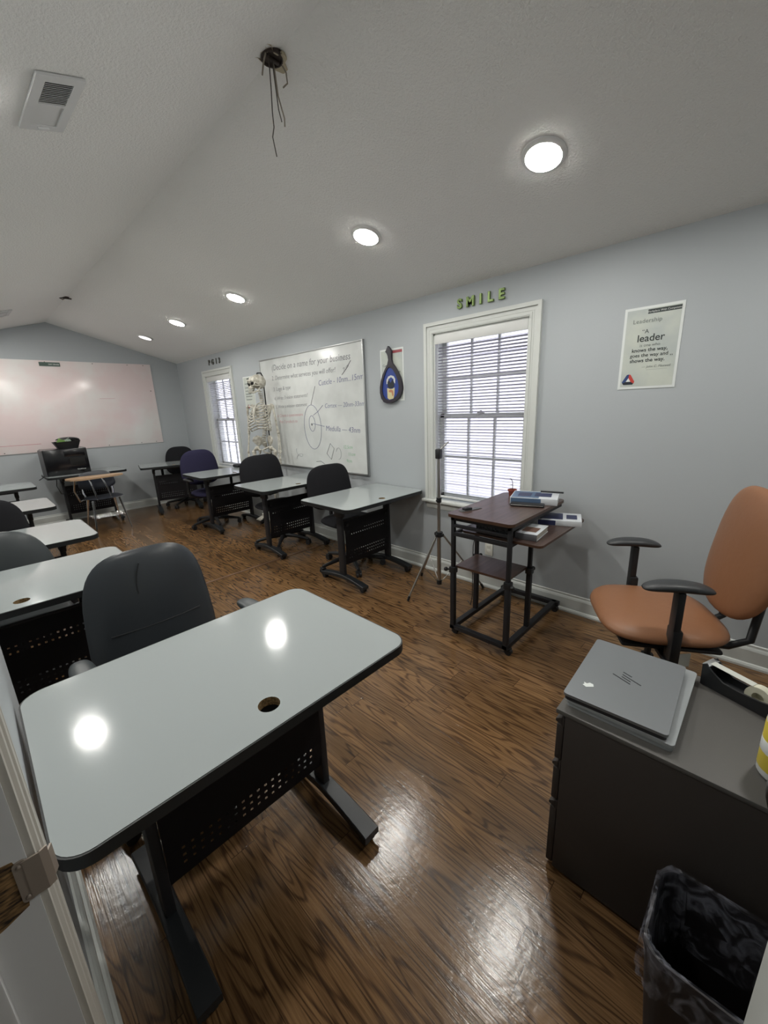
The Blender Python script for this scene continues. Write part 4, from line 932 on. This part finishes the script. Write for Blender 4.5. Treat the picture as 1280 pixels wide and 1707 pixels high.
# ------------------------------------------------------------------ end-wall desk: printer, tray, cable
pr = thing('printer', 'large glossy black printer on the desk against the end wall', 'printer', (.915, 6.98, TZ+.001), 0)
part('body', G().box(-.24, .24, -.16, .18, 0, .345, .012), 'printer', pr)
part('side_panel', G().box(-.252, -.238, -.15, .18, .0, .335, .006), 'printer_grey', pr)
part('output_slot', G().box(.03, .20, -.163, -.155, .12, .22, .004), 'bone_dark', pr); part('control_panel', G().box(-.02, .21, -.168, -.158, .24, .325, .004), 'printer', pr)
text('lettering', 'WorkForce', .020, Matrix.Translation((.09, -.1615, .055)) @ WALL_F, 'print_white', pr, offs=.0003)
tr = thing('document_tray', 'black flared tray holding papers on top of the printer', 'tray', (.975, 6.98, TZ+.347), 0)
g = G(); b = bmesh.new(); lo = rrect(-.11, .11, -.09, .09, .02, 3); hi = rrect(-.15, .145, -.115, .115, .02, 3)
for inner in (0, 1):
    k = 1-.04*inner; A = [b.verts.new((x*k, y*k, .004*inner)) for x, y in lo]; B = [b.verts.new((x*k, y*k, .085+(.04*(x > 0)*(1 if y > 0 else .3)))) for x, y in hi]
    if inner == 0: A0, B0 = A, B
    n = len(A)
    for q in range(n): b.faces.new((A[q], A[(q+1) % n], B[(q+1) % n], B[q]))
    b.faces.new(A)
for q in range(n): b.faces.new((B0[q], B0[(q+1) % n], B[(q+1) % n], B[q]))
bmesh.ops.recalc_face_normals(b, faces=list(b.faces)); g._merge(b, 0); part('tray_body', g, 'plastic', tr)
part('lid', G().pad(superloop(.27, .17, .8, 24), .02, lambda x, y, zz: Vector((x+.02, zz+.01, .125-y-.9*x*x)), 6), 'plastic', tr, ang=60)
o = link('paper_sheet', G().box(-.05, .05, -.001, .001, -.05, .05, M4=Matrix.Translation((-.06, -.04, .075)) @ Matrix.Rotation(.5, 4, 'Y') @ Matrix.Rotation(.5, 4, 'X')), 'lime', smooth=False); o.location = tr.location; tag(o, 'lime green sheet sticking out of the tray on the printer', 'paper')
o = link('paper_sheet', G().box(-.03, .03, -.001, .001, -.05, .05, M4=Matrix.Translation((.02, -.05, .085)) @ Matrix.Rotation(-.5, 4, 'Y') @ Matrix.Rotation(.5, 4, 'X')), 'palegreen', smooth=False); o.location = tr.location; tag(o, 'pale white-green sheet sticking out of the tray on the printer', 'paper')
o = link('power_cable', G().tube([(.655, 7.0, .742), (.645, 6.86, .742), (.62, 6.74, .743), (.57, 6.70, .72)], .006, 6).tube([(.80, 7.15, .70), (.76, 7.0, .58), (.78, 6.92, .48), (.86, 6.90, .46), (.9, 7.0, .5)], .005, 6), 'plastic'); tag(o, 'black power cable trailing off the desk beside the printer', 'cable')

# ------------------------------------------------------------------ tablet-arm student chair
tc_ = thing('student_chair', 'chrome-legged student chair with tablet arm in front of the printer desk', 'chair', (1.14, 6.33, 0), math.radians(3))
part('seat', G().pad(superloop(.42, .40, .65, 30, .05), .012, lambda x, y, zz: Vector((x, zz-.0, .445-y+.25*x*x)), 6), 'shell', tc_, ang=60)
part('backrest', G().pad(superloop(.42, .24, .6, 30, .08), .010, lambda x, y, zz: Vector((x, .20+y-.6*x*x+.18*zz, .655+zz)), 6), 'shell', tc_, ang=60)
part('tablet_arm', G().prism([(-.36, .02), (-.33, -.12), (-.24, -.19), (.10, -.17), (.24, -.12), (.26, -.06), (.20, .03), (.0, .06), (-.2, .10), (-.33, .08)], .715, .735, mi=0, mi_side=1), ['maple', 'maple'], tc_)
for pts in ([(-.15, -.12, .43), (-.20, -.20, .01)], [(.15, -.12, .43), (.20, -.20, .01)], [(-.15, .12, .43), (-.20, .22, .01)], [(.15, .12, .43), (.20, .22, .01)]):
    part('leg', G().tube([pts[0], Vector(pts[0]).lerp(Vector(pts[1]), .5), pts[1]], .012, 8, rad=[.017, .011, .009]), 'chrome', tc_)
part('frame', G().tube([(-.15, .16, .43), (-.17, .20, .5), (-.15, .23, .75)], .010, 8).tube([(.15, .16, .43), (.17, .20, .5), (.15, .23, .75)], .010, 8).tube([(-.18, .14, .42), (-.26, .0, .43), (-.30, -.02, .58), (-.28, -.05, .715)], .010, 8).tube([(-.10, -.14, .43), (-.12, -.13, .6), (-.14, -.10, .715)], .010, 8).tube([(.06, -.14, .43), (.03, -.13, .6), (.0, -.10, .715)], .009, 8), 'chrome', tc_)
g = G()
for k in range(6): g.cyl((-.18, -.13+.05*k, .20), (.18, -.13+.05*k, .20), .003)
part('book_rack', g, 'chrome', tc_)

# ------------------------------------------------------------------ cabinet, laptops, dispenser, bottle, bin
CX0, CX1, CY0, CY1, CH = 1.024, 1.452, -.27, .335, .60
cb = thing('filing_cabinet', 'charcoal steel pedestal cabinet with drawers in the lower right', 'cabinet', ((CX0+CX1)/2, (CY0+CY1)/2, 0)); off = Vector(((CX0+CX1)/2, (CY0+CY1)/2, 0))
def kp(nm, g, m, par=None, **k): return rel(part(nm, g, m, par or cb, **k), off)
kp('body', G().box(CX0, CX1, CY0, CY1-.022, .012, CH-.014, .002), 'cabinet')
kp('cabinet_top', G().box(CX0-.002, CX1+.002, CY0-.002, CY1+.004, CH-.014, CH, .003), 'cab_top')
for z0, z1 in ((.425, .575), (.275, .420), (.02, .270)):
    d = kp('drawer', G().box(CX0+.004, CX1-.004, CY1-.02, CY1+.001, z0, z1-.028, .004).box(CX0+.004, CX1-.004, CY1-.02, CY1-.012, z1-.03, z1), 'cabinet')
    kp('handle', G().prism([(0, -.0), (.018, .006), (.018, .014), (.004, .022), (0, .022)], 0, CX1-CX0-.008, M4=Matrix(((0, 0, 1, CX0+.004), (1, 0, 0, CY1-.014), (0, 1, 0, z1-.026), (0, 0, 0, 1)))), 'cabinet', d)
kp('lock', G().cyl((CX1-.04, CY1-.01, .585), (CX1-.04, CY1+.006, .585), .008), 'chrome')
def laptop(x, y, z, L, W, T, rz, lid, label, logo=False):
    t = thing('laptop', label, 'laptop', (x, y, z), rz, 'laptops stacked on the cabinet')
    part('base', G().prism(rrect(-L/2+.003, L/2-.003, -W/2+.003, W/2-.003, .010), 0, T*.52), 'laptop_dark' if logo else lid, t)
    part('lid', G().prism(rrect(-L/2, L/2, -W/2, W/2, .010), T*.60, T), lid, t, ang=30)
    part('hinge', G().box(L/2-.004, L/2+.001, -W/2+.02, -W/2+.055, T*.3, T*.98, .001).box(L/2-.004, L/2+.001, W/2-.055, W/2-.02, T*.3, T*.98, .001), 'chrome', t)
    return t
l2 = laptop(1.240, .196, CH+.001, .375, .262, .022, math.radians(0), 'laptop_silver', 'silver laptop at the bottom of the pair on the cabinet')
l1 = laptop(1.226, .212, CH+.0235, .350, .252, .020, math.radians(2), 'laptop', 'dark grey laptop with a lined logo on top of the silver one', True)
# four-bar logo on the lid and a white sticker
g = G(); ba = math.atan2(-.0487, -.022)
for x, y, L in ((-.009, .0128, .055), (.0239, .003, .027), (.0038, -.0116, .057), (-.0022, .0015, .028)):
    g.box(-L/2, L/2, -.0018, .0018, 0, .0004, M4=Matrix.Translation((x, y, .0201)) @ Matrix.Rotation(ba, 4, 'Z'))
part('logo', g, 'logo', l1, smooth=False)
part('sticker', G().prism([(-.012, -.006), (.010, -.008), (.014, .002), (.008, .010), (-.002, .008), (-.006, .016), (-.010, .007), (-.016, .006)], .0201, .0205, M4=Matrix.Translation((-.098, .078, 0)) @ Matrix.Rotation(-.8, 4, 'Z')), 'paper', l1, smooth=False)

td = thing('tape_dispenser', 'black desktop tape dispenser with a roll of tape on the cabinet', 'tape dispenser', (1.405, -.045, CH+.001), math.radians(-112))
# local x runs from the cutter (x=-.09) to the tail (x=+.09)
side = [(-.095, 0), (.095, 0), (.098, .03), (.085, .045), (.05, .038), (.0, .034), (-.04, .036), (-.07, .055), (-.088, .072), (-.097, .066)]
g = G()
for y in (-.030, .024): g.prism(side, y, y+.006, M4=Matrix(((1, 0, 0, 0), (0, 0, 1, 0), (0, 1, 0, 0), (0, 0, 0, 1))))
g.box(-.094, .094, -.026, .026, 0, .014).box(-.094, -.082, -.026, .026, .0, .062)
part('housing', g, 'plastic', td)
part('cutter', G().box(-.099, -.080, -.027, .027, .062, .067, .001), 'alu', td)
part('tape_strip', G().box(-.085, .02, -.012, .012, -.0004, .0004, M4=Matrix.Translation((0, 0, .063)) @ Matrix.Rotation(.05, 4, 'Y')), 'tag', td)
part('tape_roll', G().lathe([(.014, -.012), (.031, -.012), (.031, .012), (.014, .012), (.014, -.012)], 28, M4=Matrix.Translation((.035, 0, .034)) @ Matrix.Rotation(PI/2, 4, 'X')), 'tape', td, ang=50)

bt = thing('spray_bottle', 'white spray bottle with a yellow label and black trigger on the cabinet', 'bottle', (1.14, -.126, CH+.001), math.radians(40))
part('bottle', G().lathe([(.001, 0), (.040, 0), (.044, .006), (.044, .14), (.040, .165), (.024, .195), (.015, .21), (.014, .225), (.001, .225)], 28), 'bottle', bt, ang=60)
part('label', G().lathe([(.0443, .02), (.0448, .021), (.0448, .135), (.0443, .136)], 28), 'yellow', bt, ang=60)
part('label_band', G().lathe([(.0449, .062), (.0452, .0625), (.0452, .092), (.0449, .0925)], 28), 'bottle', bt, ang=60)
part('trigger', G().lathe([(.001, .222), (.017, .222), (.017, .245), (.001, .245)], 16).box(-.018, .018, -.05, .035, .245, .27, .006).tube([(0, -.03, .25), (0, -.04, .23), (0, -.035, .20)], .005, 6), 'plastic', bt)

BX0, BX1, BY0, BY1, BZ = .762, .985, -.26, .046, .34
bn = thing('waste_bin', 'black rectangular waste bin with a clear liner beside the cabinet', 'bin', ((BX0+BX1)/2, (BY0+BY1)/2, 0))
hx_, hy_ = (BX1-BX0)/2, (BY1-BY0)/2
b = bmesh.new(); R_ = []
for z, k in ((0, .80), (BZ-.02, .985), (BZ-.02, 1.0), (BZ, 1.0), (BZ, .965), (.03, .77)):
    R_.append([b.verts.new((x, y, z)) for x, y in rrect(-hx_*k, hx_*k, -hy_*k, hy_*k, .045*k, 6)])
n = len(R_[0])
for A, B in zip(R_, R_[1:]):
    for q in range(n): b.faces.new((A[q], A[(q+1) % n], B[(q+1) % n], B[q]))
b.faces.new(R_[0][::-1]); b.faces.new(R_[-1]); bmesh.ops.recalc_face_normals(b, faces=list(b.faces)); g = G(); g._merge(b, 0); part('bin_body', g, 'bin', bn, ang=50)
b = bmesh.new(); R_ = []; random.seed(11)
NL = 14
for j, (z, k) in enumerate(((BZ-.105, 1.04), (BZ-.075, 1.035), (BZ-.04, 1.035), (BZ-.005, 1.03), (BZ+.008, 1.01), (BZ+.006, .95), (BZ-.03, .925), (BZ-.10, .89), (BZ-.20, .84))):
    lp = rrect(-hx_*k, hx_*k, -hy_*k, hy_*k, .05*k, NL)
    # extra points along straight sides come from subdividing below
    R_.append([b.verts.new((x+random.uniform(-.0035, .0035), y+random.uniform(-.0035, .0035), z+random.uniform(-.004, .004)+(.012*math.sin(i*.9) if j == 0 else 0))) for i, (x, y) in enumerate(lp)])
n = len(R_[0])
for A, B in zip(R_, R_[1:]):
    for q in range(n): b.faces.new((A[q], A[(q+1) % n], B[(q+1) % n], B[q]))
g = G(); g._merge(b, 0); part('liner', g, 'film', bn, ang=30)
g = G(); b = bmesh.new()
bmesh.ops.create_icosphere(b, subdivisions=3, radius=.05)
for v in b.verts: v.co *= 1+random.uniform(-.22, .18)
b.transform(Matrix.Translation((.84, -.10, .115)) @ Matrix.Diagonal((1.2, 1.1, .8, 1))); g._merge(b, 0)
o = link('crumpled_wrapper', g, 'printer_grey', smooth=False); tag(o, 'crumpled grey wrapper lying inside the waste bin', 'rubbish')
